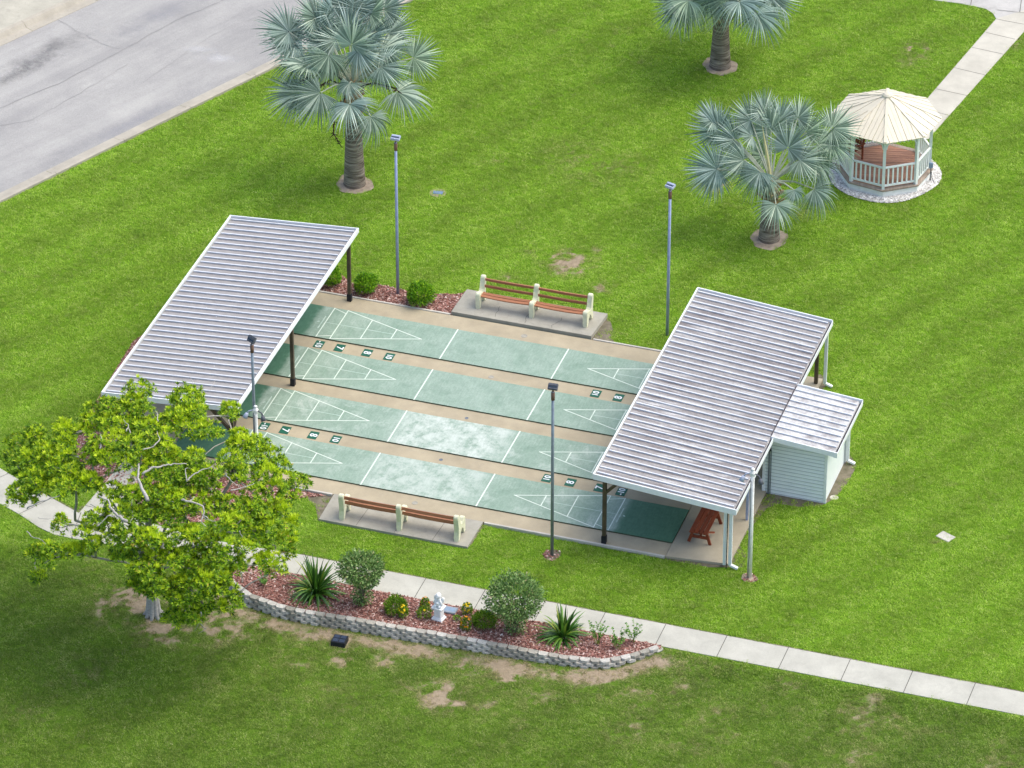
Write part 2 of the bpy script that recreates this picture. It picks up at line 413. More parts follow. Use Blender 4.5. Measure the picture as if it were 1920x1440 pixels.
M['spear'] = simple('spear_leaf', (.62, .56, .30), (.5, .45, .22), 6, .6)
M['stalk'] = simple('dead_flower_stalk', (.05, .03, .018), (.025, .015, .01), 20, .9)
M['gaz_roof'] = simple('cream_roof_boards', (.68, .62, .48), (.60, .545, .43), 2.5, .6)
M['gaz_white'] = simple('pale_mint_white_paint', (.82, .85, .83), (.74, .78, .76), 5, .5)
M['skirt'] = simple('worn_white_skirt', (.80, .82, .79), (.64, .66, .62), 4, .7)
M['stone_white'] = simple('white_cast_stone', (.84, .85, .84), (.74, .76, .76), 8, .6)
M['plaque'] = simple('blue_grey_stone', (.30, .34, .38), (.22, .26, .30), 12, .6)
M['blue'] = simple('blue_plastic', (.035, .05, .085), (.02, .03, .055), 9, .5)
M['blueplate'] = simple('light_blue_metal', (.24, .32, .42), (.17, .24, .33), 9, .5)

# ------------------------------------------------------------------ layout (metres; x along the courts, y across, court surface z = 0)
FT = .3048
W = 1.793
TOPS = [0, -2.4495, -4.9044, -7.3558]          # far edge of each court
CL = 52*FT
ZS = -.042                                     # concrete strips
ZG = -.10                                      # lawn soil level
SW = [(-13.05), (-14.12)]                      # pavement edges (y) on the right
SLAB = [(-1.9, .80), (CL, .80), (CL, -9.82), (-1.9, -9.82)]

pave = PP([(0, 879), (60, 915), (97, 935), (148, 963), (160, 949), (235, 862), (275, 880), (236, 925), (214, 962), (300, 987), (369, 1009), (477, 1027)], ZG) + [(5.44, -13.05), (60, -13.05), (60, -14.12), (8.9, -14.12)] + \
    PP([(640, 1094), (560, 1078), (480, 1062), (400, 1050), (300, 1037), (188, 1019), (134, 1010), (101, 1003), (72, 989), (36, 965), (0, 945), (-120, 905), (-120, 835)], ZG)
far_path = PP([(1868, 36), (1735, 190), (1700, 235), (1664, 262), (1740, 262), (1795, 200), (1920, 60), (1990, -20), (1960, -45), (1922, 20)], ZG)
drive = PP([(1720, -6), (1745, 0), (1800, 7), (1848, 17), (1862, 26), (1868, 36), (1922, 47), (1990, 60), (2200, 100), (2300, -60), (1700, -120), (1500, -80)], ZG)
road = PP([(-60, 399), (-60, 95), (0, 65), (130, 0), (250, -60), (640, -60), (530, 98), (500, 113)], ZG)
# road edges are straight lines in plan: near kerb line A-B, far kerb line C-D
A0, A1 = P(0, 355, ZG), P(505, 108, ZG); dR = (A1-A0).normalized(); nR = Vector((-dR.y, dR.x, 0))
C0, C1 = P(0, 80, ZG), P(165, 0, ZG)
wroad = (C0-A0).dot(nR)
def along(t, off): q = A0+dR*t+nR*off; return (q.x, q.y)

bed_top = [(-9.0, 0)]
wallpx = [(438, 1095), (466, 1116), (498, 1127), (525, 1137), (557, 1144), (594, 1151), (635, 1157), (677, 1164), (718, 1171), (761, 1179), (810, 1187), (842, 1193), (878, 1199), (915, 1206), (952, 1213), (988, 1220), (1025, 1227), (1062, 1233), (1098, 1237), (1135, 1239), (1162, 1235), (1190, 1228), (1217, 1219), (1240, 1211)]
wall = [P(x, y, .0) for x, y in wallpx]
bed = [(p.x, p.y) for p in wall] + [(17.0, -14.13), (12, -14.13), (8.9, -14.13)] + PP([(640, 1097), (560, 1081), (500, 1068), (455, 1062), (436, 1075)], ZG)

def wall_y(x):
    for a, b in zip(wall[:-1], wall[1:]):
        if a.x <= x <= b.x: return a.y+(b.y-a.y)*(x-a.x)/max(1e-6, b.x-a.x)
    return None
def drop(x):  # how far the lower lawn lies under the pavement
    return .10+.13*sm(1, 5.0, x)*(1-sm(9.5, 17.2, x))
def TZ(x, y):
    s = sm(-14.1, -15.4, y) if x > 4 else sm(-15.2, -16.6, y)
    k = sm(3, 5, x)
    s = sm(-15.2, -16.6, y)*(1-k)+sm(-14.15, -15.3, y)*k
    z = ZG-drop(x)*s-.3*sm(-17, -30, y)
    # roadside gutter dip
    t = (Vector((x, y, 0))-A0).dot(nR)
    z -= .16*sm(-1.2, -.15, t)
    return z
def PT(px, py):
    z = ZG
    for _ in range(6): p = P(px, py, z); z = TZ(p.x, p.y)
    return P(px, py, z)

# ---- polygon tests with numpy
def inside(poly_, X, Y):
    r_ = np.zeros(X.shape, bool); n = len(poly_)
    for i in range(n):
        x1, y1 = poly_[i]; x2, y2 = poly_[(i+1) % n]
        if y1 == y2: continue
        c = ((y1 > Y) != (y2 > Y)) & (X < (x2-x1)*(Y-y1)/(y2-y1)+x1); r_ ^= c
    return r_
def vnoise(X, Y, s, seed):
    r0 = np.random.default_rng(seed).random((256, 256)); x = X/s+1000; y = Y/s+1000
    xi = np.floor(x).astype(int); yi = np.floor(y).astype(int); fx = x-xi; fy = y-yi; fx = fx*fx*(3-2*fx); fy = fy*fy*(3-2*fy)
    g = lambda a, b: r0[a % 256, b % 256]
    return (g(xi, yi)*(1-fx)+g(xi+1, yi)*fx)*(1-fy)+(g(xi, yi+1)*(1-fx)+g(xi+1, yi+1)*fx)*fy
def fbm(X, Y, s, seed, o=4):
    v = 0; a = .5; t = 0
    for k in range(o): v = v+a*vnoise(X, Y, s/2**k, seed+k); t += a; a *= .55
    return v/t
def smn(a, b, v):
    t = np.clip((v-a)/(b-a), 0, 1); return t*t*(3-2*t)

blobs = [(1065, 493, 1.0, .9), (1045, 500, .6, .7), (1130, 540, .5, .6), (1000, 470, .5, .45), (1090, 300, 1.6, .38), (1150, 320, 1.4, .36), (1718, 92, .55, .9), (1712, 112, .6, .8), (830, 1305, .9, 1.0), (860, 1315, .5, .8),
         (1340, 350, .7, .5), (640, 1235, .5, .8), (270, 1120, 1.5, 1.1), (225, 1140, 1.2, .9), (300, 1175, 1.2, .9), (350, 1190, .8, .7), (1390, 905, .7, .4), (1110, 290, .8, .45), (880, 1250, .7, .7), (1000, 1300, .9, .6),
         (620, 1290, .5, .4), (420, 1170, 1.4, .8), (1760, 1020, .3, .5), (640, 1290, .6, .35), (1330, 1340, .9, .5), (150, 1260, 1.2, .35), (955, 520, .4, .5), (1038, 486, .35, .9), (1088, 506, .35, .9), (1012, 474, .3, .8), (1120, 470, .3, .7), (1078, 288, .5, .6), (1112, 302, .4, .6), (1345, 345, .4, .7), (1160, 310, .4, .5), (720, 1240, .6, .7), (950, 1270, .5, .8), (640, 1245, .3, .9), (560, 1250, .6, .5), (760, 1290, .4, .6), (1915, 80, .6, .6), (60, 1330, 1, .3), (170, 1045, .8, .45), (1500, 400, .5, .3), (1600, 1420, 1, .5), (1180, 1370, .9, .5)]
blobW = [(PT(a, b), r_, s) for a, b, r_, s in blobs]
def masks(X, Y):
    n1 = fbm(X, Y, 1.3, 3); n2 = fbm(X, Y, .5, 31); n3 = fbm(X, Y, 5, 77, 3); n5 = fbm(X, Y, .28, 57, 3)
    k = np.clip((X-3)/2, 0, 1)
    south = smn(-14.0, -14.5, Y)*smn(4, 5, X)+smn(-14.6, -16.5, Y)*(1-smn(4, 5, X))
    # pavement curves away on the left
    bare = np.zeros_like(X)
    for p, r_, s in blobW:
        d = np.hypot((X-p.x), (Y-p.y)*1.0)/r_; bare = np.maximum(bare, s*np.clip(1.25-d, 0, 1)*np.clip((n2*.45+n5*1.1-.52)*2.6, 0, 1.1))
    sparse = south*np.clip((n1*.6+n5*.5-.53)*3.0, 0, 1)*.62*smn(-3, 5, X)*smn(-22.5, -17, Y)
    bare = np.maximum(bare, sparse)
    # trodden strip in front of the wall
    wx = np.array([p.x for p in wall]); wy = np.array([p.y for p in wall]); o = np.argsort(wx)
    yw = np.interp(X, wx[o], wy[o]); d = yw-Y
    strip = np.exp(-((d-.55)/.5)**2)*(X > 3.2)*(X < 18.2)
    strip = strip*(1-smn(16.5, 18.4, X)*.7)
    bare = np.maximum(bare, strip*(.38+.75*n1+.8*(n5-.5)))
    bare = np.maximum(bare, np.clip(n1*n2-.46, 0, 1)*1.6)
    tone = np.clip(south*(.75+.5*(n3-.5)), 0, 1)  # darker southern grass, part real tone, part offscreen shade put into the colour
    # mown swathes, diagonal, and slow tonal change
    sw = .5+.5*np.sin(((X-A0.x)*nR.x+(Y-A0.y)*nR.y+1.5*n3)*2*math.pi/2.1)
    vig = .80+.22*sw+.24*(n3-.5)+.25*(fbm(X, Y, .8, 9)-.5)+.30*(n5-.5)+.18
    return bare, tone, np.clip(vig, .5, 1.3)

# ------------------------------------------------------------------ ground sheet
def lines(a, b, step, far):
    v = list(np.arange(a, b+1e-6, step)); e = []
    s = step*2; x = b
    while x < far[1]: x += s; s *= 1.5; e.append(x)
    s = step*2; x = a; f = []
    while x > far[0]: x -= s; s *= 1.5; f.append(x)
    return np.array(f[::-1]+v+e)
gx = lines(-17.5, 30, .14, (-400, 400)); gy = lines(-27, 29, .14, (-300, 500))
GX, GY = np.meshgrid(gx, gy)
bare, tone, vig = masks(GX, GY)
def TZn(X, Y):
    k = smn(3, 5, X); s = smn(-15.2, -16.6, Y)*(1-k)+smn(-14.15, -15.3, Y)*k
    dr = .10+.13*smn(1, 5.0, X)*(1-smn(9.5, 17.2, X))
    t = (X-A0.x)*nR.x+(Y-A0.y)*nR.y
    return ZG-dr*s-.3*smn(-17, -30, Y)-.16*smn(-1.2, -.15, t)
GZ = TZn(GX, GY)
bedm = inside(bed, GX, GY)
GZ = np.where(inside([(p[0], p[1]) for p in SLAB]+[], GX, GY) | bedm, np.minimum(GZ, ZG-.1), GZ)
V = np.stack([GX.ravel(), GY.ravel(), GZ.ravel()], 1); ny, nx = GX.shape
idx = np.arange(nx*ny).reshape(ny, nx)
Fq = np.stack([idx[:-1, :-1], idx[:-1, 1:], idx[1:, 1:], idx[1:, :-1]], -1).reshape(-1, 4)
me = bpy.data.meshes.new('ground'); me.vertices.add(len(V)); me.vertices.foreach_set('co', V.ravel())
me.loops.add(Fq.size); me.loops.foreach_set('vertex_index', Fq.ravel()); me.polygons.add(len(Fq))
me.polygons.foreach_set('loop_start', np.arange(len(Fq))*4); me.update(calc_edges=True); me.validate()
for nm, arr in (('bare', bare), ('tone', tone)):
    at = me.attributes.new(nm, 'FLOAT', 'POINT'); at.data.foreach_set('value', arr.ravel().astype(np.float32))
me.materials.append(M['ground']); me.polygons.foreach_set('use_smooth', np.ones(len(Fq), bool))
go = bpy.data.objects.new('ground', me); COL.objects.link(go); tag(go, kind='structure')

# ------------------------------------------------------------------ road, kerbs, verge
ZR = ZG-.15
bm = NB(); poly(bm, [along(-120, 0), along(160, 0), along(160, wroad), along(-120, wroad)], ZR); struct('road', bm, M['road'])
bm = NB()   # sloping concrete gutter pan with raised back on the lawn side
def strip3(bm, offs, zs, t0=-120, t1=160, step=3.05, gap=.012):
    t = t0
    while t < t1:
        rows = [[bm.verts.new((*along(tt, o), z)) for o, z in zip(offs, zs)] for tt in (t+gap/2, t+step-gap/2)]
        for k in range(len(offs)-1): bm.faces.new((rows[0][k], rows[1][k], rows[1][k+1], rows[0][k+1]))
        t += step
strip3(bm, (-.58, -.56, -.46, -.36, .0, .0), (ZG-.2, ZG-.01, ZG+.005, ZG-.10, ZR+.012, ZR-.1)); struct('kerb', bm, M['kerb'])
bm = NB(); strip3(bm, (wroad, wroad, wroad+.34, wroad+.46, wroad+.60, wroad+.62), (ZR-.1, ZR+.012, ZR+.03, ZG+.03, ZG+.05, ZG-.2)); struct('kerb', bm, M['kerb'])
bm = NB(); poly(bm, [along(-120, wroad+.6), along(160, wroad+.6), along(160, wroad+90), along(-120, wroad+90)], ZG+.02); struct('verge', bm, M['verge'])
# cracks and stains on the road
def patch(name, px, py, a, b, m, rot=0, z=None):
    c = P(px, py, ZR); bm = NB(); uvl = bm.loops.layers.uv.new('UVMap')
    n = 12; vs_ = []
    d1 = (dR*math.cos(rot)+nR*math.sin(rot)); d2 = Vector((-d1.y, d1.x, 0))
    for i in range(n+1):
        for j in range(n+1):
            u, v = i/n*2-1, j/n*2-1; q = c+d1*(u*a)+d2*(v*b); vs_.append((bm.verts.new((q.x, q.y, z if z else ZR+.004)), u, v))
    for i in range(n):
        for j in range(n):
            k = [i*(n+1)+j, (i+1)*(n+1)+j, (i+1)*(n+1)+j+1, i*(n+1)+j+1]
            f = bm.faces.new([vs_[q][0] for q in k])
            for lp, q in zip(f.loops, k): lp[uvl].uv = (vs_[q][1], vs_[q][2])
    o = struct(name, bm, m); return o
M['stain_d'] = stain('dark_road_wear', (.13, .13, .135), .50, .72, 2.0); M['stain_l'] = stain('pale_road_wear', (.66, .66, .66), .45, .7, 1.6); M['stain_m'] = stain('faint_road_wear', (.36, .36, .38), .45, .72, 1.1)
patch('road_stain', 90, 95, 2.6, .75, M['stain_d'], 0.05); patch('road_stain', 30, 140, 2.2, .5, M['stain_d'], 0.05, ZR+.006)
patch('road_stain', 410, 110, 1.0, .45, M['stain_l'], 2.2); patch('road_stain', 375, 92, .8, .3, M['stain_l'], 2.3, ZR+.006)
patch('road_stain', 250, 230, 5.5, .6, M['stain_m'], .0, ZR+.008); patch('road_stain', 300, 30, 3, .8, M['stain_m'], 0, ZR+.010)
def crack(pts, wd):
    bm = NB(); P3 = [P(x, y, ZR) for x, y in pts]; out = []
    for a, b in zip(P3[:-1], P3[1:]):
        n = max(2, int((b-a).length/.25))
        for k in range(n): out.append(a.lerp(b, k/n)+Vector((random.uniform(-.03, .03), random.uniform(-.03, .03), 0)))
    out.append(P3[-1])
    L = []; 
    for i, p in enumerate(out):
        d = (out[min(i+1, len(out)-1)]-out[max(0, i-1)]).normalized(); s = Vector((-d.y, d.x, 0))*wd*random.uniform(.4, 1)
        L.append((bm.verts.new((p.x+s.x, p.y+s.y, ZR+.012)), bm.verts.new((p.x-s.x, p.y-s.y, ZR+.012))))
    for a, b in zip(L[:-1], L[1:]): bm.faces.new((a[0], b[0], b[1], a[1]))
    struct('road_crack', bm, M['crack'])
M['crack'] = simple('crack_grey', (.27, .265, .26), (.22, .215, .21), 9, .95)
crack([(0, 203), (120, 152), (230, 94), (330, 38), (410, 5), (430, -5)], .014)
crack([(0, 236), (60, 225), (150, 175), (240, 120)], .008); crack([(105, 35), (150, 62), (200, 86), (225, 92)], .008); crack([(520, 20), (430, 50), (380, 78), (260, 160)], .006)

# ------------------------------------------------------------------ pavements
bm = NB(); poly(bm, pave, ZG+.025, ZG-.1); struct('pavement', bm, M['path'])
bm = NB(); poly(bm, far_path, ZG+.03, ZG-.1); struct('garden_path', bm, M['path_far'])
bm = NB(); poly(bm, drive, ZG+.02, ZG-.1); struct('driveway', bm, M['drive'])
bm = NB()
def jline(bm, a, b, z, wd=.018):
    a = Vector((a[0], a[1], z)); b = Vector((b[0], b[1], z)); d = (b-a).normalized(); s = Vector((-d.y, d.x, 0))*wd/2
    bm.faces.new([bm.verts.new(p) for p in (a-s, b-s, b+s, a+s)])
jx0 = P(1120, 1148, ZG).x
for k in range(-6, 20):
    x = 15.0+(k)*1.83
    if x > 5.3: jline(bm, (x, -13.05), (x, -14.12), ZG+.0285)
for a, b in (((0, 896), (16, 889)), ((36, 965), (97, 935)), ((134, 1010), (152, 962)), ((236, 925), (260, 872)), ((214, 962), (160, 949))):
    jline(bm, P(*a, ZG), P(*b, ZG), ZG+.0285)
for (a, b) in (((1848, 62), (1903, 75)), ((1822, 90), (1881, 103)), ((1788, 128), (1847, 142)), ((1755, 168), (1815, 181)), ((1868, 37), (1920, 47)), ((1740, 207), (1783, 219))):
    jline(bm, P(*a, ZG), P(*b, ZG), ZG+.0335)
for a, b in (((1820, 10), (1826, -20)), ((1912, 24), (1918, -20)), ((1870, 20), (1960, 30))): jline(bm, P(*a, ZG), P(*b, ZG), ZG+.0355)
struct('pavement_joints', bm, M['joint'])
# bare earth edge along the pavement
bm = NB(); poly(bm, [(5.6, -12.98), (60, -12.98), (60, -13.06), (5.6, -13.06)], ZG+.006)
poly(bm, PP([(88, 925), (146, 958), (150, 950), (158, 948), (148, 968), (84, 934)], ZG), ZG+.006); struct('soil_edge', bm, M['dirtdark'])

# ------------------------------------------------------------------ court slab, courts, lines, plates
bm = NB(); poly(bm, SLAB, ZS, ZG-.12); struct('court_slab', bm, M['strip'])
bm = NB(); poly(bm, [(CL+.012, .86), (17.75, .86), (17.75, -9.66), (CL+.012, -9.85)], ZS+.02, ZG-.12)
struct('platform', bm, M['platform'])
bm = NB()  # pale edging kerb on both long sides
ys = -9.82
for x0, x1 in ((-1.9, 5.45), (10.25, CL-.01)): box2(bm, (x0, ys-.07, ZS-.10), (x1, ys, ZS+.025), .006)
for x0, x1 in ((-1.9, 5.55), (10.3, CL-.01)): box2(bm, (x0, .80, ZS-.1), (x1, .87, ZS+.03), .006)
struct('edging', bm, M['edging'])

ordn = ['farthest shuffleboard court, beside the mulch bed', 'second shuffleboard court from the far side', 'third shuffleboard court, with a bleached pale middle', 'nearest shuffleboard court, beside the near cream bench']
LW = .032
def seg(bm, a, b, z, wd=LW):
    a = Vector((a[0], a[1], z)); b = Vector((b[0], b[1], z)); d = (b-a).normalized(); s = Vector((-d.y, d.x, 0))*wd/2
    a = a-d*wd/2; b = b+d*wd/2
    bm.faces.new([bm.verts.new(p) for p in (a-s, b-s, b+s, a+s)])
for i, yt in enumerate(TOPS):
    t = thing('shuffleboard_court', 'green '+ordn[i], 'court', (0, yt, 0), 0, 'parallel shuffleboard courts')
    bm = NB(); box2(bm, (0, -W, ZS-.01), (CL, 0, 0))
    for f in bm.faces: f.material_index = 0 if f.normal.z > .5 else 1
    bm.faces.ensure_lookup_table(); bmesh.ops.recalc_face_normals(bm, faces=bm.faces[:])
    for f in bm.faces: f.material_index = 0 if f.normal.z > .5 else 1
    mk('playing_surface', bm, [court_mat(i, (.12, .15, 1.0, .75)[i]), M['side']], t)
    for s in (0, 1):
        X = (lambda v: v*FT) if s == 0 else (lambda v: CL-v*FT)
        bm = NB(); z = .003
        seg(bm, (X(6.5), -.02), (X(6.5), -W+.02), z); seg(bm, (X(8), -.02), (X(8), -W+.02), z)
        yb = -W/2
        # triangle: apex on the centre line
        tri = [(X(8), -.03), (X(17), yb), (X(8), -W+.03)]
        seg(bm, tri[0], tri[1], z+.002); seg(bm, tri[2], tri[1], z+.004)
        for d, k in ((11, 3), (14, 6)):
            h = (W/2-.03)*(1-k/9); seg(bm, (X(d), yb-h), (X(d), yb+h), z)
        seg(bm, (X(20), -.01), (X(20), -W+.01), z, .04)
        # slanted ends of the 10-off box
        seg(bm, (X(6.5), -.03), (X(8), -.22), z+.002, .025); seg(bm, (X(6.5), -W+.03), (X(8), -W+.22), z+.002, .025)
        mk('court_lines', bm, M['line'], t)
        bm = NB(); seg(bm, (X(8), yb), (X(14), yb), z, .022); seg(bm, (X(6.5), yb), (X(8), yb), z, .018)
        mk('centre_line', bm, M['line_faint'], t)
        # small worn maker's lettering and emblem behind the base line (unreadable in the photo)
        bm = NB(); y = yb+.36; rnd = random.Random(3)
        while y > yb-.40:
            wl = rnd.uniform(.018, .034)
            hh = rnd.uniform(.012, .022); box2(bm, (X(6.5)-(.11 if s == 0 else -.11)-hh, y-wl-.004, .001), (X(6.5)-(.11 if s == 0 else -.11)+hh, y, .003))
            y -= wl
        mk('small_lettering', bm, M['line_faint'], t); bm = NB()
        for k, (a, b) in enumerate(((.05, .03), (.03, .07), (.05, .02))):
            cx = X(6.5)-(.20+.03*k if s == 0 else -.20-.03*k); box2(bm, (cx-.012, yb-b/2-.02*k, .001), (cx+.018, yb+b/2-.02*k, .003))
        mk('emblem', bm, M['line_faint'], t)

def text_mesh(txt, size, off=.006):
    cu = bpy.data.curves.new('digits', 'FONT'); cu.body = txt; cu.size = size; cu.align_x = 'CENTER'; cu.align_y = 'CENTER'; cu.offset = off; cu.extrude = .001
    o = bpy.data.objects.new('tmp', cu); COL.objects.link(o)
    bpy.context.view_layer.update()
    me_ = bpy.data.meshes.new_from_object(o.evaluated_get(bpy.context.evaluated_depsgraph_get()))
    bpy.data.objects.remove(o); bpy.data.curves.remove(cu); return me_
tm = {k: text_mesh(k, .27 if len(k) > 1 else .33) for k in ('-10', '7', '8', '10')}
words = {'-10': 'minus ten', '7': 'seven', '8': 'eight', '10': 'plain ten'}
for row, (ya, where) in enumerate((((TOPS[0]-W+TOPS[1])/2, 'far'), ((TOPS[2]-W+TOPS[3])/2, 'near'))):
    for s in (0, 1):
        for v, d in (('-10', 7.25), ('7', 9.5), ('8', 12.5), ('10', 14.9)):
            if s == 1 and row == 0 and v in ('7', '-10'): continue
            x = d*FT if s == 0 else CL-d*FT
            t = thing('number_plate', 'green plate with white numeral %s, %s numbered strip, %s end of the courts' % (words[v], where, ('left' if s == 0 else 'right')), 'number plate', (x, ya, ZS), R(-90) if s == 0 else R(90), 'green number plates between the courts')
            bm = NB(); box(bm, (0, 0, .005), (.40, .29, .01)); mk('plate', bm, M['plate'], t)
            o = bpy.data.objects.new('digits', tm[v]); COL.objects.link(o); o.parent = t; o.location = (0, 0, .012)
            if not tm[v].materials: tm[v].materials.append(M['white'])

def round_cap(px, py, z, label, m, r_=.07, name='drain_cap'):
    p = P(px, py, z); bm = NB(); lathe(bm, [(r_*1.3, -.01), (r_*1.3, .006), (r_, .008), (r_*.9, .002), (.001, .002)], n=16)
    o = mk(name, bm, m, loc=(p.x, p.y, z)); tag(o, label, 'drain cap')
round_cap(921, 707, ZS, 'small round cap in the strip between first and second courts', M['pad'])
round_cap(875, 784, ZS, 'small dark cap in strip under second court, centre', M['galvdark'], .045)
round_cap(827, 862, ZS, 'small dark cap in strip between third and fourth courts', M['galvdark'], .045)
round_cap(778, 943, ZS, 'small pale round cap in edge strip by near cream bench', M['pad'])
round_cap(983, 630, ZS, 'small round cap in the far edge strip below far bench', M['pad'], .08)
round_cap(721, 568, ZG, 'pale round valve lid in the far mulch bed', M['edging'], .09, 'ground_valve')
round_cap(1564, 933, ZG+.01, 'round white clean-out lid beside the shed', M['edging'], .10, 'ground_valve')

# bench pads
bm = NB(); pts = PP([(875, 548), (1141, 590), (1104, 638), (846, 594)], ZS); pts = [(5.62, 2.30), (10.32, 2.30), (10.22, .875), (5.58, .875)]
poly(bm, pts, ZS+.09, ZG-.1); struct('bench_pad', bm, M['pad'])
bm = NB(); poly(bm, [(5.52, -11.22), (5.5, -9.83), (10.2, -9.83), (10.18, -11.22)], ZS+.02, ZG-.1)
struct('bench_pad', bm, M['pad'])
bm = NB()
for x in (6.7, 7.9, 9.1): jline(bm, (x+.05, -9.9), (x-.02, -11.2), ZS+.0235, .012)
for x, y0, y1 in ((7.0, 1.0, 1.6), (8.0, .95, 1.5), (8.9, .95, 1.6)):
    p = Vector((x, y0, 0))
    for k in range(5):
        q = p+Vector((random.uniform(-.06, .08), .13, 0)); jline(bm, p, q, ZS+.0935, .01); p = q
struct('pad_cracks', bm, M['joint'])

# mulch beds and dirt
far_bed = [(1.2, .875), (5.6, .875)] + PP([(876, 549), (850, 553), (800, 552), (760, 546), (728, 538), (700, 533), (690, 541), (660, 533), (640, 516), (600, 512), (560, 500)], ZG)
bm = NB(); poly(bm, far_bed, ZG+.03); struct('mulch_bed', bm, M['mulch'])
left_bed = [(-1.9, .5), (-1.9, -9.9), (5.3, -9.9)] + PP([(560, 935), (500, 950), (440, 975), (300, 985), (236, 925), (212, 910), (190, 905), (160, 880), (140, 850), (150, 800), (185, 745), (250, 640)], ZG)
bm = NB(); poly(bm, left_bed, ZG+.02); struct('mulch_bed', bm, M['mulch'])
bm = NB()
for k in range(40):
    pass
bedz = ZG+.06
bm.free()
bm = NB(); poly(bm, bed, bedz, ZG-.5); struct('garden_bed', bm, M['mulch'])
bm = NB(); poly(bm, PP([(1117, 588), (1141, 596), (1146, 606), (1150, 622), (1146, 636), (1160, 646), (1200, 652), (1196, 656), (1104, 640)], ZG), ZG+.006)
poly(bm, PP([(585, 922), (632, 930), (600, 976), (596, 976), (592, 950), (575, 935)], ZG), ZG+.006)
poly(bm, PP([(903, 973), (880, 1027), (905, 990), (935, 984), (1034, 1008), (1250, 1050), (1330, 1064), (1395, 1064), (1400, 1040), (1385, 1020), (1440, 950), (1400, 960), (1360, 1050), (1250, 1034), (1034, 1000)], ZG), ZG+.006)
poly(bm, PP([(1530, 700), (1549, 706), (1551, 722), (1540, 735), (1520, 738)], ZG), ZG+.008)
poly(bm, PP([(1420, 905), (1470, 905), (1575, 860), (1588, 846), (1600, 862), (1606, 875), (1590, 905), (1565, 935), (1543, 947), (1500, 951), (1460, 945), (1425, 958), (1412, 968)], ZG), ZG+.007)
struct('soil', bm, M['dirtdark'])

def chips(name, polyg, z, dens, size, m, label=None, hmax=.03, flat=True):
    xs_ = [p[0] for p in polyg]; ys_ = [p[1] for p in polyg]; area = (max(xs_)-min(xs_))*(max(ys_)-min(ys_)); n = int(area*dens)
    X = rng.uniform(min(xs_), max(xs_), n); Y = rng.uniform(min(ys_), max(ys_), n); k = inside(polyg, X, Y); X = X[k]; Y = Y[k]; n = len(X)
    L = rng.uniform(.5, 1.3, n)*size; wd = L*rng.uniform(.3, .8, n); a = rng.uniform(0, 6.28, n); tl = rng.uniform(-.5, .5, n)
    dx = np.cos(a); dy = np.sin(a); z0 = z+rng.uniform(.006, hmax, n)
    Vs = []
    for su, sv in ((-1, -1), (1, -1), (1, 1), (-1, 1)):
        Vs.append(np.stack([X+dx*su*L/2-dy*sv*wd/2, Y+dy*su*L/2+dx*sv*wd/2, z0+su*tl*L/2+.3*sv*tl*wd], 1))
    Vv = np.stack(Vs, 1).reshape(-1, 3); Ff = np.arange(4*n).reshape(-1, 4)
    o = mk_np(name, Vv.tolist(), Ff.tolist(), m); tag(o, kind='stuff'); return o
chips('mulch_chips', bed, bedz, 420, .06, M['chips']); chips('mulch_chips', far_bed, ZG+.03, 420, .06, M['chips']); chips('mulch_chips', left_bed, ZG+.02, 160, .06, M['chips'])

# ------------------------------------------------------------------ shelters
def pan_roof(bm, x0, z0, x1, z1, ya, yb, pitch, rib_w=.032, rib_h=.046, thick=.012, first=.15):
    """ribbed pans running along x from (x0,z0) to (x1,z1), between ya<yb; material 0 pan, 1 rib"""
    box_v = lambda y0, y1, h0, h1, mi: None
    d = Vector((x1-x0, 0, z1-z0)); L = d.length; d.normalize(); nrm = Vector((-d.z, 0, d.x))
    def bar(y0, y1, n0, n1, mi, e0=0, e1=0):
        vs_ = []
        for s, e in ((0, e0), (L, e1)):
            for (yy, nn) in ((y0, n0), (y1, n0), (y1, n1), (y0, n1)):
                vs_.append(bm.verts.new(Vector((x0, 0, z0))+d*(s+e)+nrm*nn+Vector((0, yy, 0))))
        for q in ((0, 1, 2, 3), (7, 6, 5, 4), (0, 4, 5, 1), (1, 5, 6, 2), (2, 6, 7, 3), (3, 7, 4, 0)):
            f = bm.faces.new([vs_[i] for i in q]); f.material_index = mi
    bar(ya, yb, -thick, 0, 0)
    y = ya+first; k = 0
    while y < yb-.06:
        bar(y-rib_w/2, y+rib_w/2, 0.0015, rib_h, 1, .02, -.02)
        bar(y-rib_w/2-.010, y+rib_w/2+.004, rib_h-.010, rib_h+.002, 1, .02, -.02)   # folded lip
        y += pitch; k += 1

# left shelter
LX0, LZ0, LX1, LZ1 = -1.80, 2.17, 2.50, 2.50; LYA, LYB = -10.02, .85
t = thing('shade_shelter', 'left open shelter with grey ribbed roof sloping away from the courts', 'shelter', (0, 0, 0), 0, 'ribbed roof shelters over the court ends')
bm = NB(); pan_roof(bm, LX0+.05, LZ0, LX1-.05, LZ1, LYA+.05, LYB-.05, .300); mk('roof_panels', bm, [M['roofL'], M['rib']], t)
def fascia(bm, a, b, h=.15, up_=.075, th=.035):
    a = Vector(a)+Vector((0, 0, up_-h/2)); b = Vector(b)+Vector((0, 0, up_-h/2)); beam(bm, a, b, th, h)
bm = NB()
fascia(bm, (LX0+.02, LYA+.02, LZ0), (LX1, LYA+.02, LZ1), .17); mk('fascia', bm, M['white'], t)
bm = NB(); fascia(bm, (LX0+.02, LYB-.02, LZ0), (LX1, LYB-.02, LZ1), .17); mk('fascia', bm, M['white'], t)
bm = NB(); beam(bm, (LX1+.002, LYA+.002, LZ1+.0), (LX1+.002, LYB-.002, LZ1+.0), .05, .155); mk('fascia', bm, M['white'], t)
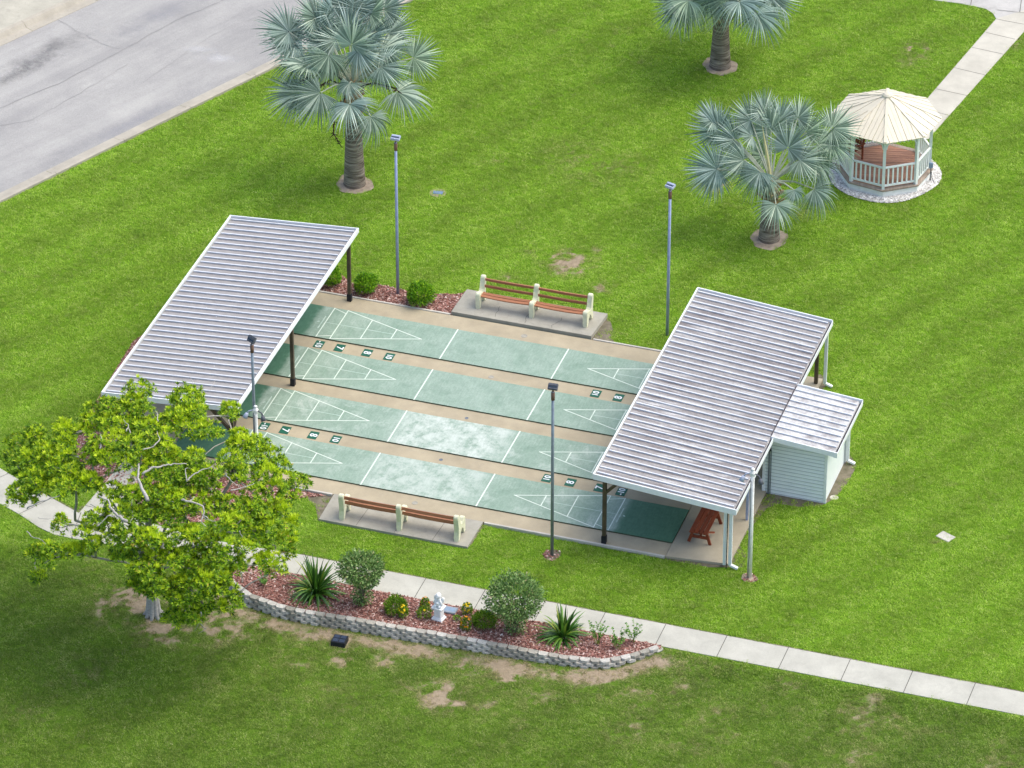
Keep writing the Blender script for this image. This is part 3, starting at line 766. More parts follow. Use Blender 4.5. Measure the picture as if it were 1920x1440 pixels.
def gutter(x, z, ya, yb, t, wd=.11):
    bm = NB(); box2(bm, (x-wd-.004, ya, z-.12), (x-wd+.010, yb, z-.02)); box2(bm, (x-.014, ya, z-.12), (x, yb, z+.045)); box2(bm, (x-wd+.011, ya, z-.12), (x-.015, yb, z-.108))
    box2(bm, (x-wd+.011, ya, z-.107), (x-.015, ya+.012, z+.03)); box2(bm, (x-wd+.011, yb-.012, z-.107), (x-.015, yb, z+.03))
    g = mk('gutter', bm, M['white'], t)
    bm = NB(); box2(bm, (x-wd+.012, ya+.013, z-.1065), (x-.016, yb-.013, z-.07)); mk('gutter_fill', bm, M['gutterin'], g)  # dark filler along the gutter floor
    return g
bm = NB(); beam(bm, (LX0-.005, LYA, LZ0), (LX0-.005, LYB, LZ0), .045, .155); mk('edge_trim', bm, M['white'], t)
bm = NB(); beam(bm, (2.25, LYA+.1, 2.38), (2.25, LYB-.1, 2.38), .09, .16); mk('support_beam', bm, M['brown'], t)
bm = NB(); beam(bm, (-1.55, LYA+.1, 2.10), (-1.55, LYB-.1, 2.10), .09, .14); mk('support_beam', bm, M['brown'], t)
def post(x, y, zt, t, m, zb=ZS, base=True, w_=.11):
    bm = NB(); box2(bm, (x-w_/2, y-w_/2, zb), (x+w_/2, y+w_/2, zt), .006); o = mk('post', bm, m, t)
    if base:
        bm = NB(); box2(bm, (x-w_/2-.018, y-w_/2-.018, zb), (x+w_/2+.018, y+w_/2+.018, zb+.26), .008); mk('post_boot', bm, M['black'], o)
    return o
for y in (.62, -4.58, -9.72): post(2.25, y, 2.30, t, M['brown'])
for y in (.62, -4.58, -9.72): post(-1.55, y, 2.03, t, M['brown'])
bm = NB(); beam(bm, (2.25, -9.72, 1.45), (1.55, -9.72, 2.22), .09, .09); mk('brace', bm, M['brown'], t)
bm = NB(); beam(bm, (2.25, -9.68, 1.4), (2.25, -9.0, 2.28), .07, .07); mk('brace', bm, M['brown'], t)

# right shelter
RX0, RZ0, RX1, RZ1 = 13.68, 2.50, 18.02, 2.15; RYA, RYB = -10.06, .80
t = thing('shade_shelter', 'right open shelter with streaked ribbed roof joined to the white shed', 'shelter', (0, 0, 0), 0, 'ribbed roof shelters over the court ends')
bm = NB(); pan_roof(bm, RX0+.03, RZ0, RX1-.10, RZ1+.008, RYA+.05, RYB-.05, .300); mk('roof_panels', bm, [M['roofR'], M['rib']], t)
bm = NB(); fascia(bm, (RX0, RYA+.02, RZ0), (RX1-.02, RYA+.02, RZ1), .19, .06); mk('fascia', bm, M['white'], t)
bm = NB(); fascia(bm, (RX0, RYB-.02, RZ0), (RX1-.02, RYB-.02, RZ1), .15); mk('fascia', bm, M['white'], t)
bm = NB(); beam(bm, (RX0-.002, RYA+.002, RZ0), (RX0-.002, RYB-.002, RZ0), .04, .13); mk('fascia', bm, M['white'], t)
gutter(RX1, RZ1, RYA+.0, -5.98, t); gutter(RX1, RZ1, -3.02, RYB, t)
bm = NB(); beam(bm, (13.93, RYA+.1, 2.37), (13.93, RYB-.1, 2.37), .09, .17); mk('support_beam', bm, M['brown'], t)
bm = NB(); beam(bm, (17.62, RYA+.1, 2.08), (17.62, RYB-.1, 2.08), .09, .12); mk('support_beam', bm, M['brown'], t)
for y in (.62, -4.58, -9.72): post(13.93, y, 2.28, t, M['brown'])
bm = NB(); beam(bm, (13.96, -9.72, 1.75), (14.45, -9.72, 2.30), .07, .09); mk('brace', bm, M['brown'], t)
post(17.62, -9.72, 2.02, t, M['white'], ZS+.02, False, .09); post(17.62, .55, 2.02, t, M['brown'], ZS+.02, False, .11)
post(17.62, -7.3, 2.02, t, M['galvlight'], ZS+.02, False, .07)
def downspout(x, y, zt, t, dirx=1, m='white', zb=ZG):
    bm = NB(); beam(bm, (x, y, zt), (x, y, zb+.12), .10, .075, Vector((0, 1, 0)), .01)
    beam(bm, (x+.0, y, zb+.13), (x+.24*dirx, y, zb+.045), .095, .075, Vector((0, 0, 1)), .01); mk('downspout', bm, M[m], t)
downspout(17.80, -9.76, 2.05, t); downspout(17.90, .56, 2.05, t)
bm = NB(); beam(bm, (17.70, -9.80, 2.0), (17.70, -9.80, ZG), .025, .02, Vector((0, 1, 0))); mk('conduit', bm, M['black'], t)

# shed
SX0, SX1, SY0, SY1 = 17.66, 19.56, -5.62, -3.28
t = thing('storage_shed', 'small white clapboard shed with a flat ribbed roof', 'shed', (0, 0, 0))
bm = NB(); box2(bm, (SX0, SY0, ZG-.05), (SX1, SY1, 1.93)); wl = mk('wall', bm, M['siding'], t)
bm = NB(); k = 0; z = ZG+.04
while z < 1.93:     # clapboards: tapered boards on the three outer faces
    h = .118
    for (a, b, n) in (((SX0+.02, SY0), (SX1-.02, SY0), (0, -1)),):
        v = []
        for (pp, off, zz) in ((a, .040, z), (b, .040, z), (b, .006, z+h), (a, .006, z+h)):
            v.append(bm.verts.new((pp[0]+n[0]*off, pp[1]+n[1]*off, min(zz, 1.94))))
        bm.faces.new(v)
        v2 = [bm.verts.new((pp[0]+n[0]*off, pp[1]+n[1]*off, zz)) for pp, off, zz in ((a, .002, z-.001), (b, .002, z-.001), (b, .040, z), (a, .040, z))]; bm.faces.new(v2)
        v3 = [bm.verts.new((pp[0]+n[0]*off, pp[1]+n[1]*off, zz)) for pp, off, zz in ((a, .041, z), (b, .041, z), (b, .038, z+.022), (a, .038, z+.022))]; bm.faces.new(v3).material_index = 1  # strip with the lap shadow put into its colour
    z += .122
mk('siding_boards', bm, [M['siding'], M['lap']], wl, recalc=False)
bm = NB()
for x, y in ((SX0, SY0), (SX1, SY0), (SX1, SY1)):
    b2 = NB(); box(b2, (x, y, .92), (.085, .085, 2.02), bev=.005); mk('corner_trim', b2, M['white'], t)
box2(bm, (SX0+.04, SY0-.03, ZG-.04), (SX1-.045, SY0-.004, ZG+.05)); mk('base_trim', bm, M['white'], t)
bm = NB(); pan_roof(bm, 17.93, RZ1+.02, 19.88, 2.005, -5.98, -3.06, .300, first=.28); mk('roof_panels', bm, [M['roofS'], M['rib']], t)
bm = NB(); box2(bm, (17.90, -5.96, RZ1+.012), (17.935, -3.08, RZ1+.034)); mk('roof_seam', bm, M['gutterin'], t)
bm = NB(); fascia(bm, (17.95, -6.02, RZ1+.01), (19.97, -6.02, 1.99), .17, .06); mk('fascia', bm, M['white'], t); bm = NB(); fascia(bm, (17.95, -3.03, RZ1+.01), (19.97, -3.03, 1.99), .15, .07); mk('fascia', bm, M['white'], t)
gutter(19.98, 1.99, -6.04, -3.01, t)
downspout(19.66, -3.36, 1.9, t)
bm = NB(); beam(bm, (17.82, SY0-.05, 1.95), (17.82, SY0-.05, ZG), .04, .04, Vector((0, 1, 0))); mk('conduit', bm, M['galvdark'], t); bm = NB(); beam(bm, (17.88, SY0-.05, 1.5), (17.88, SY0-.05, ZG), .02, .02, Vector((0, 1, 0))); mk('conduit', bm, M['galvdark'], t)
bm = NB(); box(bm, (17.82, SY0-.07, 1.55), (.10, .08, .16), bev=.01); mk('switch_box', bm, M['black'], t)
bm = NB(); box(bm, (SX0-.02, -4.4, 1.0), (.04, .9, 1.95), bev=.01); dd = mk('door', bm, M['white'], t)
bm = NB(); tube(bm, [(SX0-.09, -4.05, .95), (SX0-.04, -4.05, .95)], .03); mk('handle', bm, M['galvdark'], dd)

# ------------------------------------------------------------------ cream benches
def arc(cx, cy, r_, a0, a1, n=5): return [(cx+r_*math.cos(R(a0+(a1-a0)*k/n)), cy+r_*math.sin(R(a0+(a1-a0)*k/n))) for k in range(n+1)]
BO = [(.50, 0), (.62, 0), (.615, .30)]+arc(.525, .47, .095, 0, 125)+[(.40, .47), (.26, .44), (.185, .50), (.13, .66)]+arc(.02, .83, .085, 20, 180, 6)+[(-.045, .70), (-.005, .50), (.02, .30), (-.02, .10), (-.03, 0), (.10, 0), (.15, .15)]+arc(.30, .17, .13, 170, 20, 5)+[(.47, .12)]
def cream_bench(name, label, loc, rz, xs_, group):
    t = thing(name, label, 'bench', loc, rz, group)
    for x in xs_:
        bm = NB(); prism(bm, BO, (x, 0, 0), (0, 1, 0), (0, 0, 1), .15, (1, 0, 0), .018); o = mk('end_frame', bm, M['cream'], t)
        bm = NB(); tube(bm, [(x-.078, .30, .30), (x+.078, .30, .30)], .02, 8); mk('bolt', bm, M['rust'], o)
    for a, b in zip(xs_[:-1], xs_[1:]):
        a2, b2 = a+.07, b-.07
        def board(y, z, wd, th, tilt, name_, sag):
            bm = NB(); n = 8; prev = None
            for k in range(n):
                u0, u1 = k/n, (k+1)/n; f = lambda u: -sag*4*u*(1-u)
                beam(bm, (a2+(b2-a2)*u0, y, z+f(u0)), (a2+(b2-a2)*u1+.001, y, z+f(u1)), wd, th, Vector((0, -math.sin(tilt), math.cos(tilt))))
            bmesh.ops.remove_doubles(bm, verts=bm.verts[:], dist=.002); mk(name_, bm, M['slat'], t)
        board(.47, .425, .13, .035, 0, 'seat_slat', .03); board(.32, .425, .13, .035, 0, 'seat_slat', .02)
        board(.115, .58, .10, .035, R(78), 'back_slat', .01); board(.045, .78, .10, .035, R(78), 'back_slat', .01)
    return t
# far bench faces the courts (towards -y): rotate 180 deg
cream_bench('park_bench', 'cream concrete and wood slat bench facing the camera beside the far mulch bed', (8.1, 1.90, ZS+.09), math.pi, (-1.78, 0, 1.78), 'cream framed benches on both sides of the courts')
cream_bench('park_bench', 'cream concrete and wood slat bench seen from behind, between courts and pavement', (7.98, -11.05, ZS+.02), 0, (-1.80, 0, 1.80), 'cream framed benches on both sides of the courts')

# wooden bench under the right shelter
wb = P(1311, 1010, ZS); wb2 = P(1349, 976, ZS)
t = thing('wooden_bench', 'red-brown backless wooden bench on the platform under the right shelter', 'bench', (16.62, -8.95, ZS+.02), R(0))
bm = NB()
for k in range(4): box(bm, (-.21+k*.14, .62, .46), (.125, 1.5, .035), bev=.005)
mk('seat', bm, M['benchwood'], t)
for y in (.05, 1.2):
    bm = NB()
    for s in (-1, 1): bm = NB(); beam(bm, (s*.33, y, 0), (s*.19, y, .44), .09, .05, Vector((0, 1, 0)), .004); mk('leg', bm, M['benchwood'], t)
    bm = NB(); beam(bm, (-.25, y+.03, .2), (.25, y+.03, .2), .035, .09); mk('crossbar', bm, M['benchwood'], t); bm = NB(); beam(bm, (-.26, y, .425), (.26, y, .425), .05, .04); mk('crossbar', bm, M['benchwood'], t)
bm = NB(); beam(bm, (.22, .1, .40), (.30, .55, .12), .05, .05); mk('folding_stay', bm, M['benchwood'], t); bm = NB(); beam(bm, (0, .05, .2), (0, 1.2, .2), .05, .07); mk('stretcher', bm, M['benchwood'], t)

# ------------------------------------------------------------------ lamp posts
def dist_h(base, topy):
    lo, hi = 0, 30
    for _ in range(50):
        m_ = (lo+hi)/2
        if proj((base.x, base.y, base.z+m_))[1] > topy: lo = m_
        else: hi = m_
    return lo
def flood_post(label, bx, by, ty, head, mpole, group, mhead='lampgrey', r_=.05, z=ZG, rz=0, lean=0):
    b = P(bx, by, z); H = dist_h(b, ty)-.1
    t = thing('lamp_post', label, 'lamp post', b, 0, group)
    bm = NB(); tube(bm, [(0, 0, 0), (lean*.5, 0, H*.5), (lean, 0, H)], [r_, r_*.95, r_*.85], 10); mk('pole', bm, M[mpole], t, True)
    bm = NB(); tube(bm, [(lean, 0, H-.28), (lean, 0, H-.01)], r_*1.12, 10); tube(bm, [(lean, 0, H), (lean, 0, H+.10)], .028, 8); mk('fitting', bm, M['rust'], t, True)
    hd = bpy.data.objects.new('floodlight', None); COL.objects.link(hd); hd.parent = t
    COL.objects.unlink(hd); bpy.data.objects.remove(hd)
    rot = Matrix.Rotation(rz, 3, 'Z') @ Matrix.Rotation(R(head), 3, 'X')
    c = Vector((lean, 0, H+.17))
    bm = NB(); box(bm, c, (.29, .20, .09), rot, .012)
    box(bm, c+rot@Vector((0, .045, .052)), (.27, .06, .025), rot, .006)
    o = mk('floodlight', bm, M[mhead], t)
    bm = NB(); box(bm, c+rot@Vector((0, -.02, .050)), (.25, .035, .012), rot); box(bm, c+rot@Vector((0, 0, -.050)), (.24, .16, .014), rot); mk('lens', bm, M['glass'], o)
    for s in (-1, 1): bm = NB(); box(bm, c+rot@Vector((s*.07, -.068, .052)), (.10, .04, .02), rot, .004); mk('vent', bm, M[mhead], o)
    return t
G1 = 'tall floodlight poles around the courts'
flood_post('tall pale blue floodlight pole standing in the far mulch bed', 746, 552, 262, 20, 'galvlight', G1)
flood_post('tall pale floodlight pole behind the right shelter roof', 1251, 628, 352, 20, 'galvlight', G1, rz=R(-18))
flood_post('tall dark grey floodlight pole on the grass before the nearest court', 1035, 1041, 729, 35, 'galv', G1, 'lampdark', rz=R(5))
flood_post('grey floodlight pole at the corner of the left shelter, behind the tree', 481, 905, 640, 55, 'galv', G1, 'lampdark', rz=R(-30), z=ZS)
def spot_post(label, bx, by, ty, group, z=ZG, r_=.06):
    b = P(bx, by, z); H = dist_h(b, ty)
    t = thing('spotlight_post', label, 'spotlight post', b, 0, group)
    bm = NB(); tube(bm, [(0, 0, 0), (0, 0, H*.5), (0, 0, H)], [r_*1.1, r_, r_*.9], 12); tube(bm, [(0, 0, H), (0, 0, H+.03)], [r_*1.05, r_*.5], 12); mk('pole', bm, M['white_old'], t, True)
    bm = NB(); pts = [(-.02+random.uniform(-.012, .012), -r_-.01, .02+H*k/10) for k in range(10)]; tube(bm, pts, .010, 6); mk('cable', bm, M['lampdark'], t, True)
    bm = NB(); box(bm, (0, 0, H-.15), (.15, .15, .12), bev=.02); mk('junction_box', bm, M['white_old'], t)
    for s in (-1, 1):
        bm = NB(); p1 = Vector((s*.06, 0, H-.14)); p2 = Vector((s*.20, -.03, H-.18)); p3 = Vector((s*.24, -.06, H-.24)); p4 = Vector((s*.30, -.13, H-.38))
        tube(bm, [p1, p2, p3], [.02, .02, .03], 8); tube(bm, [p3, p3.lerp(p4, .25), p4], [.04, .06, .085], 14); o = mk('spotlight', bm, M['lampdark'] if s > 0 else M['lampgrey'], t, True)
        bm = NB(); d = (p4-p3).normalized(); tube(bm, [p4-d*.002, p4+d*.006], .07, 14); mk('lens', bm, M['glass'], o)
    return t
spot_post('white peeling twin spotlight post on the grass beside the right shelter', 1405, 1083, 880, 'white twin spotlight posts', r_=.065)
spot_post('white twin spotlight post half hidden by the tree at the left shelter', 484, 915, 762, 'white twin spotlight posts', z=ZG)
# mulch rings at pole feet
def ring(name, px, py, r_, m, z=None, seed=0, kind='structure'):
    c = PT(px, py); rr_ = random.Random(seed+px); bm = NB()
    ph = [rr_.uniform(0, 6.28) for _ in range(3)]
    pts = []
    for k in range(40):
        a = 2*math.pi*k/40; q = r_*(1+.07*math.sin(2*a+ph[0])+.05*math.sin(3*a+ph[1])+.04*math.sin(7*a+ph[2])); pts.append((c.x+q*math.cos(a), c.y+q*math.sin(a)))
    poly(bm, pts, c.z+.012); tag(mk(name, bm, m), kind=kind); return pts
hole = [ring('soil', 1035, 1041, .27, M['dirtdark']), ring('soil', 1405, 1084, .24, M['dirt']), ring('soil', 665, 345, .64, M['dirt']), ring('soil', 1350, 124, .62, M['dirt']), ring('soil', 1442, 448, .64, M['dirt'])]
chips('mulch_chips', hole[0], ZG+.012, 250, .07, M['chips']); chips('mulch_chips', hole[1], ZG+.012, 250, .06, M['chips'])

# ------------------------------------------------------------------ small covers
def cover(name, label, px, py, sx, sy, h, m, rz=0, grid=False, z=None, rim=None):
    p = PT(px, py); t = thing(name, label, 'utility cover', p, rz)
    bm = NB(); box(bm, (0, 0, h/2), (sx, sy, h), bev=.01); mk('lid', bm, m, t)
    if grid:
        bm = NB()
        for a in (-.25, .25):
            for b in (-.25, .25): box(bm, (a*sx*.9, b*sy*.9, h+.006), (sx*.38, sy*.38, .014), bev=.004)
        mk('panel', bm, M['blue'], t)
    if rim:
        bm = NB(); lathe(bm, [(max(sx, sy)*.85, -.02), (max(sx, sy)*.8, .012), (.001, .016)], n=20); mk('soil_rim', bm, rim, t)
cover('utility_box', 'black square lid with four panels on the grass below the block wall', 637, 1206, .42, .40, .16, M['black'], R(3), True)
M['blue2'] = simple('faded_blue_lid', (.16, .24, .36), (.10, .16, .25), 14, .6)
cover('valve_box', 'blue-grey valve lid in the grass near the tall left palm', 821, 362, .34, .20, .03, M['blue2'], R(10), rim=M['dirt'])
cover('concrete_marker', 'pale square concrete marker alone on the right lawn', 1773, 1007, .48, .36, .03, M['edging'], R(-25))

# ------------------------------------------------------------------ retaining wall
t = thing('retaining_wall', 'low curved wall of grey stacked blocks round the garden bed', 'wall', (wall[0].x, wall[0].y, ZG))
def resample(pts, step, off=0.0):
    out = []; acc = off; 
    for a, b in zip(pts[:-1], pts[1:]):
        L = (b-a).length; d = (b-a)/L
        while acc < L: out.append((a+d*acc, d)); acc += step
        acc -= L
    return out
def blocks(zc, h, off, pushout, jitter=.008, cond=None):
    bm = NB()
    for p, d in resample([Vector((q.x, q.y, 0)) for q in wall], .305, off):
        if cond and not cond(p): continue
        out = Vector((d.y, -d.x, 0))
        if out.y > .2 and p.x < 16: out = -out
        c = p+out*pushout-Vector((t.location.x, t.location.y, 0))+Vector((random.uniform(-jitter, jitter), random.uniform(-jitter, jitter), 0))
        wd = .292; dp = .20; zz = zc-t.location.z+random.uniform(-.004, .004)
        # tri-faceted front face
        o_ = [(-wd/2, -dp/2), (wd/2, -dp/2), (wd/2, dp*.18), (wd*.27, dp/2), (-wd*.27, dp/2), (-wd/2, dp*.18)]
        a = [bm.verts.new(c+d*u+out*v+Vector((0, 0, zz-h))) for u, v in o_]; b_ = [bm.verts.new(c+d*u*.97+out*(v*.95)+Vector((0, 0, zz))) for u, v in o_]
        bm.faces.new(b_); bm.faces.new(a[::-1]); n = 6
        for k in range(n): bm.faces.new((a[k], a[(k+1) % n], b_[(k+1) % n], b_[k]))
    return bm
ZW = .0
mk('cap_course', blocks(ZW+.006, .082, .0, -.02), M['block'], t)
mk('block_course', blocks(ZW-.079, .082, .15, .005), M['block'], t)
mk('block_course', blocks(ZW-.164, .082, .0, .025, cond=lambda p: p.x < 16.0), M['block'], t)
mk('block_course', blocks(ZW-.249, .082, .15, .045, cond=lambda p: p.x < 14.2), M['block'], t)

# ------------------------------------------------------------------ gazebo
gc = P(1657, 326, ZG); a0 = math.atan2(CP.y-gc.y, CP.x-gc.x)
t = thing('gazebo', 'octagonal white gazebo with a cream board roof and red-brown deck', 'gazebo', gc, a0)
def oc(r_, z, n=8): return [Vector((r_*math.cos(2*math.pi*k/n), r_*math.sin(2*math.pi*k/n), z)) for k in range(n)]
RD = 1.60; DZ = .30
bm = NB()
a = [bm.verts.new(v) for v in oc(RD-.02, -.05)]; b_ = [bm.verts.new(v) for v in oc(RD-.02, DZ-.05)]
for k in range(8): bm.faces.new((a[k], a[(k+1) % 8], b_[(k+1) % 8], b_[k]))
mk('skirt', bm, M['skirt'], t)
bm = NB()  # deck: boards clipped to the octagon, laid concentric per the photo's parallel boards
def clip_oct(r_, x0, x1):
    ap = r_*math.cos(math.pi/8); pts = [(x0, -9), (x1, -9), (x1, 9), (x0, 9)]
    for k in range(8):
        an = math.pi/8+k*math.pi/4; nx_, ny_ = math.cos(an), math.sin(an); out = []
        for i in range(len(pts)):
            p, q = pts[i], pts[(i+1) % len(pts)]; dp = p[0]*nx_+p[1]*ny_-ap; dq = q[0]*nx_+q[1]*ny_-ap
            if dp <= 0: out.append(p)
            if (dp < 0) != (dq < 0): s = dp/(dp-dq); out.append((p[0]+(q[0]-p[0])*s, p[1]+(q[1]-p[1])*s))
        pts = out
        if len(pts) < 3: return None
    return pts
x = -1.7
while x < 1.7:
    pts = clip_oct(RD-.16, x+.005, x+.135)
    if pts: poly(bm, pts, DZ, DZ-.03)
    x += .14
mk('deck', bm, M['deck'], t)
bm = NB()
for k in range(8):
    o1, o2 = oc(RD+.03, DZ)[k], oc(RD+.03, DZ)[(k+1) % 8]; i1, i2 = oc(RD-.155, DZ)[k], oc(RD-.155, DZ)[(k+1) % 8]
    top = [bm.verts.new(v+Vector((0, 0, .003))) for v in (o1, o2, i2, i1)]; bot = [bm.verts.new(v-Vector((0, 0, .045))) for v in (o1, o2, i2, i1)]
    bm.faces.new(top); bm.faces.new(bot[::-1])
    for j in range(4): bm.faces.new((top[j], bot[j], bot[(j+1) % 4], top[(j+1) % 4]))
mk('deck_border', bm, M['greywood'], t)
EZ = 2.22; RP = RD-.10
pp_ = oc(RP, 0)
for k in range(8):
    bm = NB(); v = pp_[k]; box(bm, (v.x, v.y, (DZ+EZ)/2), (.10, .10, EZ-DZ), Matrix.Rotation(2*math.pi*k/8, 3, 'Z'), .006); mk('post', bm, M['gaz_white'], t)
entr = 3    # open side towards the path
# choose the opening as the side facing +y
best = max(range(8), key=lambda k: math.sin(a0+math.pi/8+k*math.pi/4))
for k in range(8):
    A_, B_ = pp_[k], pp_[(k+1) % 8]; d = (B_-A_).normalized(); L = (B_-A_).length; n_in = -(A_+B_).normalized()
    bm = NB()   # frieze
    beam(bm, A_+d*.05+Vector((0, 0, EZ-.06)), B_-d*.05+Vector((0, 0, EZ-.06)), .05, .10); mk('frieze', bm, M['gaz_white'], t)
    for s, O in ((1, A_+d*.05), (-1, B_-d*.05)):
        pts = [O+d*s*(.34*(1-math.cos(q)))+Vector((0, 0, EZ-.42+.34*math.sin(q))) for q in [j*math.pi/2/6 for j in range(7)]]
        bm = NB()
        for p_, q_ in zip(pts[:-1], pts[1:]): beam(bm, p_, q_, .035, .06, n_in)
        mk('bracket', bm, M['gaz_white'], t)
    if k == best: continue
    bm = NB(); beam(bm, A_+d*.05+Vector((0, 0, DZ+.80)), B_-d*.05+Vector((0, 0, DZ+.80)), .07, .05); beam(bm, A_+d*.05+Vector((0, 0, DZ+.80)), B_-d*.05+Vector((0, 0, DZ+.80)), .035, .06)
    beam(bm, A_+d*.05+Vector((0, 0, DZ+.12)), B_-d*.05+Vector((0, 0, DZ+.12)), .045, .06)
    nb = 6
    for j in range(nb): p_ = A_.lerp(B_, (j+1)/(nb+1)); beam(bm, p_+Vector((0, 0, DZ+.14)), p_+Vector((0, 0, DZ+.74)), .045, .045, d)
    mk('railing', bm, M['gaz_white'], t)
RE = 1.80; RZE = EZ-.02; PK = RZE+.80
bm = NB(); apex = Vector((0, 0, PK)); ev = oc(RE, RZE)
for k in range(8):
    A_, B_ = ev[k], ev[(k+1) % 8]; nrm = (A_-apex).cross(B_-apex).normalized()
    if nrm.z < 0: nrm = -nrm
    nbd = 9; mid = (A_+B_)/2; dn = (mid-apex).normalized(); along_ = (B_-A_).normalized(); Lh = (B_-A_).length; Ld = (mid-apex).length
    # boards run from ridge to eave, parallel to the slope line; cut by the hips
    for j in range(nbd):
        u0, u1 = -Lh/2+Lh*j/nbd+.006, -Lh/2+Lh*(j+1)/nbd-.006
        lift = .012 if j % 2 else .0
        s0, s1 = abs(u0)/(Lh/2)*Ld+.03, abs(u1)/(Lh/2)*Ld+.03
        pts = [apex+along_*u0+dn*s0, apex+along_*u1+dn*s1, apex+along_*u1+dn*(Ld+.02), apex+along_*u0+dn*(Ld+.02)]
        if u0 < 0 < u1: pts = [apex+dn*.03, apex+along_*u1+dn*s1, apex+along_*u1+dn*(Ld+.02), apex+along_*u0+dn*(Ld+.02), apex+along_*u0+dn*s0]
        tp = [bm.verts.new(p_+nrm*(.022+lift)) for p_ in pts]; bt = [bm.verts.new(p_+nrm*.0) for p_ in pts]
        bm.faces.new(tp); bm.faces.new(bt[::-1]); n = len(tp)
        for q in range(n): bm.faces.new((tp[q], bt[q], bt[(q+1) % n], tp[(q+1) % n]))
rf = mk('roof', bm, M['gaz_roof'], t)
bm = NB()
for k in range(8): beam(bm, apex+Vector((0, 0, .03))-(apex-ev[k])*.0, ev[k]+Vector((0, 0, .035)), .10, .035)
mk('hip_cap', bm, M['gaz_roof'], rf)
bm = NB(); lathe(bm, [(.17, PK-.06), (.17, PK+.03), (.12, PK+.08), (.04, PK+.11), (.001, PK+.115)], n=16); mk('finial', bm, M['gaz_roof'], rf)
bm = NB()   # rafter tails under the eave
for k in range(8):
    A_, B_ = ev[k], ev[(k+1) % 8]
    for j in range(9):
        p_ = A_.lerp(B_, (j+.5)/9); i_ = p_*.93; beam(bm, (p_.x*.985, p_.y*.985, RZE-.045), (i_.x, i_.y, RZE-.01), .045, .07)
mk('rafter_tails', bm, M['gaz_white'], rf)
bm = NB(); seatz = DZ+.42   # inner bench along one side, just visible through the opening
A_, B_ = pp_[(best+2) % 8]*.86, pp_[(best+3) % 8]*.86
gring = []
for k in range(48):
    a = 2*math.pi*k/48; q = (RD+.27)*(1+.02*math.sin(3*a)+.015*math.sin(5*a+1)); gring.append((gc.x+q*math.cos(a), gc.y+q*math.sin(a)))
bm.free(); bm = NB(); poly(bm, gring, ZG+.02); struct('gravel_ring', bm, M['gravelbed'])
chips('gravel_stones', gring, ZG+.02, 1300, .055, M['stones'])
bm = NB(); beam(bm, (0, -.3, .34), (0, .3, .34), .38, .03); 
# chair inside the gazebo
cp_ = thing('garden_chair', 'red-brown wooden chair on the gazebo deck behind the left post', 'chair', P(1597, 297, ZG+DZ), R(-30))
bm.free()
bm = NB()
for k in range(4): box(bm, (-.2+k*.13, 0, .40), (.11, .46, .025))
mk('seat', bm, M['benchwood'], cp_)
bm = NB()
for k in range(5): beam(bm, (-.22+k*.11, .24, .42), (-.22+k*.11, .38, .95-.03*abs(k-2)), .09, .02, Vector((0, 1, 0)))
mk('backrest', bm, M['benchwood'], cp_)
for s in (-1, 1):
    bm = NB(); beam(bm, (s*.29, -.25, .60), (s*.29, .3, .60), .10, .025); mk('armrest', bm, M['benchwood'], cp_)
    for y in (-.2, .22):
        bm = NB(); beam(bm, (s*.27, y, 0), (s*.27, y, .60), .05, .05, Vector((0, 1, 0))); mk('leg', bm, M['benchwood'], cp_)
ub = P(1742, 303, ZG+.6); ub = P(1744, 340, ZG)
t2 = thing('electrical_box', 'small blue-grey outlet box on a stake beside the gazebo', 'electrical box', ub)
bm = NB(); box(bm, (0, 0, .62), (.14, .10, .20), bev=.02); mk('box', bm, M['blueplate'], t2)
bm = NB(); tube(bm, [(0, 0, 0), (0, 0, .52)], .02, 8); tube(bm, [(.02, -.03, .52), (.06, -.05, .2), (.16, -.1, .02), (.2, -.3, .02)], .012, 6); mk('conduit', bm, M['lampdark'], t2)

# ------------------------------------------------------------------ statue and plaque
sp = P(823, 1160, bedz)
t = thing('garden_statue', 'small white statue of a huddled winged figure on a pedestal', 'statue', sp, R(-12))
bm = NB(); box(bm, (0, 0, .03), (.42, .36, .07), bev=.01); box(bm, (0, 0, .09), (.36, .30, .05), bev=.01)
prism(bm, [(-.15, .11), (.15, .11), (.125, .46), (-.125, .46)], (0, 0, 0), (1, 0, 0), (0, 0, 1), .25, (0, 1, 0), .012)
box(bm, (0, 0, .475), (.34, .29, .04), bev=.008); box(bm, (0, 0, .515), (.42, .36, .045), bev=.01)
pd = mk('pedestal', bm, M['stone_white'], t)
for x_ in (-.085, 0, .085): bm = NB(); box(bm, (x_, -.127, .28), (.035, .012, .22), bev=.004); mk('relief', bm, M['skirt'], pd)
def blobm(bm, c, s, rot=None, n=16):
    Mx = Matrix.Translation(Vector(c)) @ (rot.to_4x4() if rot is not None else Matrix.Identity(4)) @ Matrix.Diagonal((*s, 1)); bmesh.ops.create_uvsphere(bm, u_segments=n, v_segments=n//2+2, radius=1, matrix=Mx)
bm = NB()
blobm(bm, (0, .02, .66), (.15, .12, .15)); blobm(bm, (0, .01, .80), (.12, .09, .12)); blobm(bm, (-.09, -.04, .60), (.07, .13, .07)); blobm(bm, (.09, -.04, .60), (.07, .13, .07))
blobm(bm, (-.12, -.05, .76), (.045, .05, .12), Matrix.Rotation(R(25), 3, 'Y')); blobm(bm, (.12, -.05, .76), (.045, .05, .12), Matrix.Rotation(R(-25), 3, 'Y')); blobm(bm, (0, -.10, .72), (.08, .05, .05)); blobm(bm, (0, .0, .90), (.055, .055, .06))
o = mk('figure', bm, M['stone_white'], t, True)
md = o.modifiers.new('remesh', 'REMESH'); md.mode = 'VOXEL'; md.voxel_size = .012; md.use_smooth_shade = True
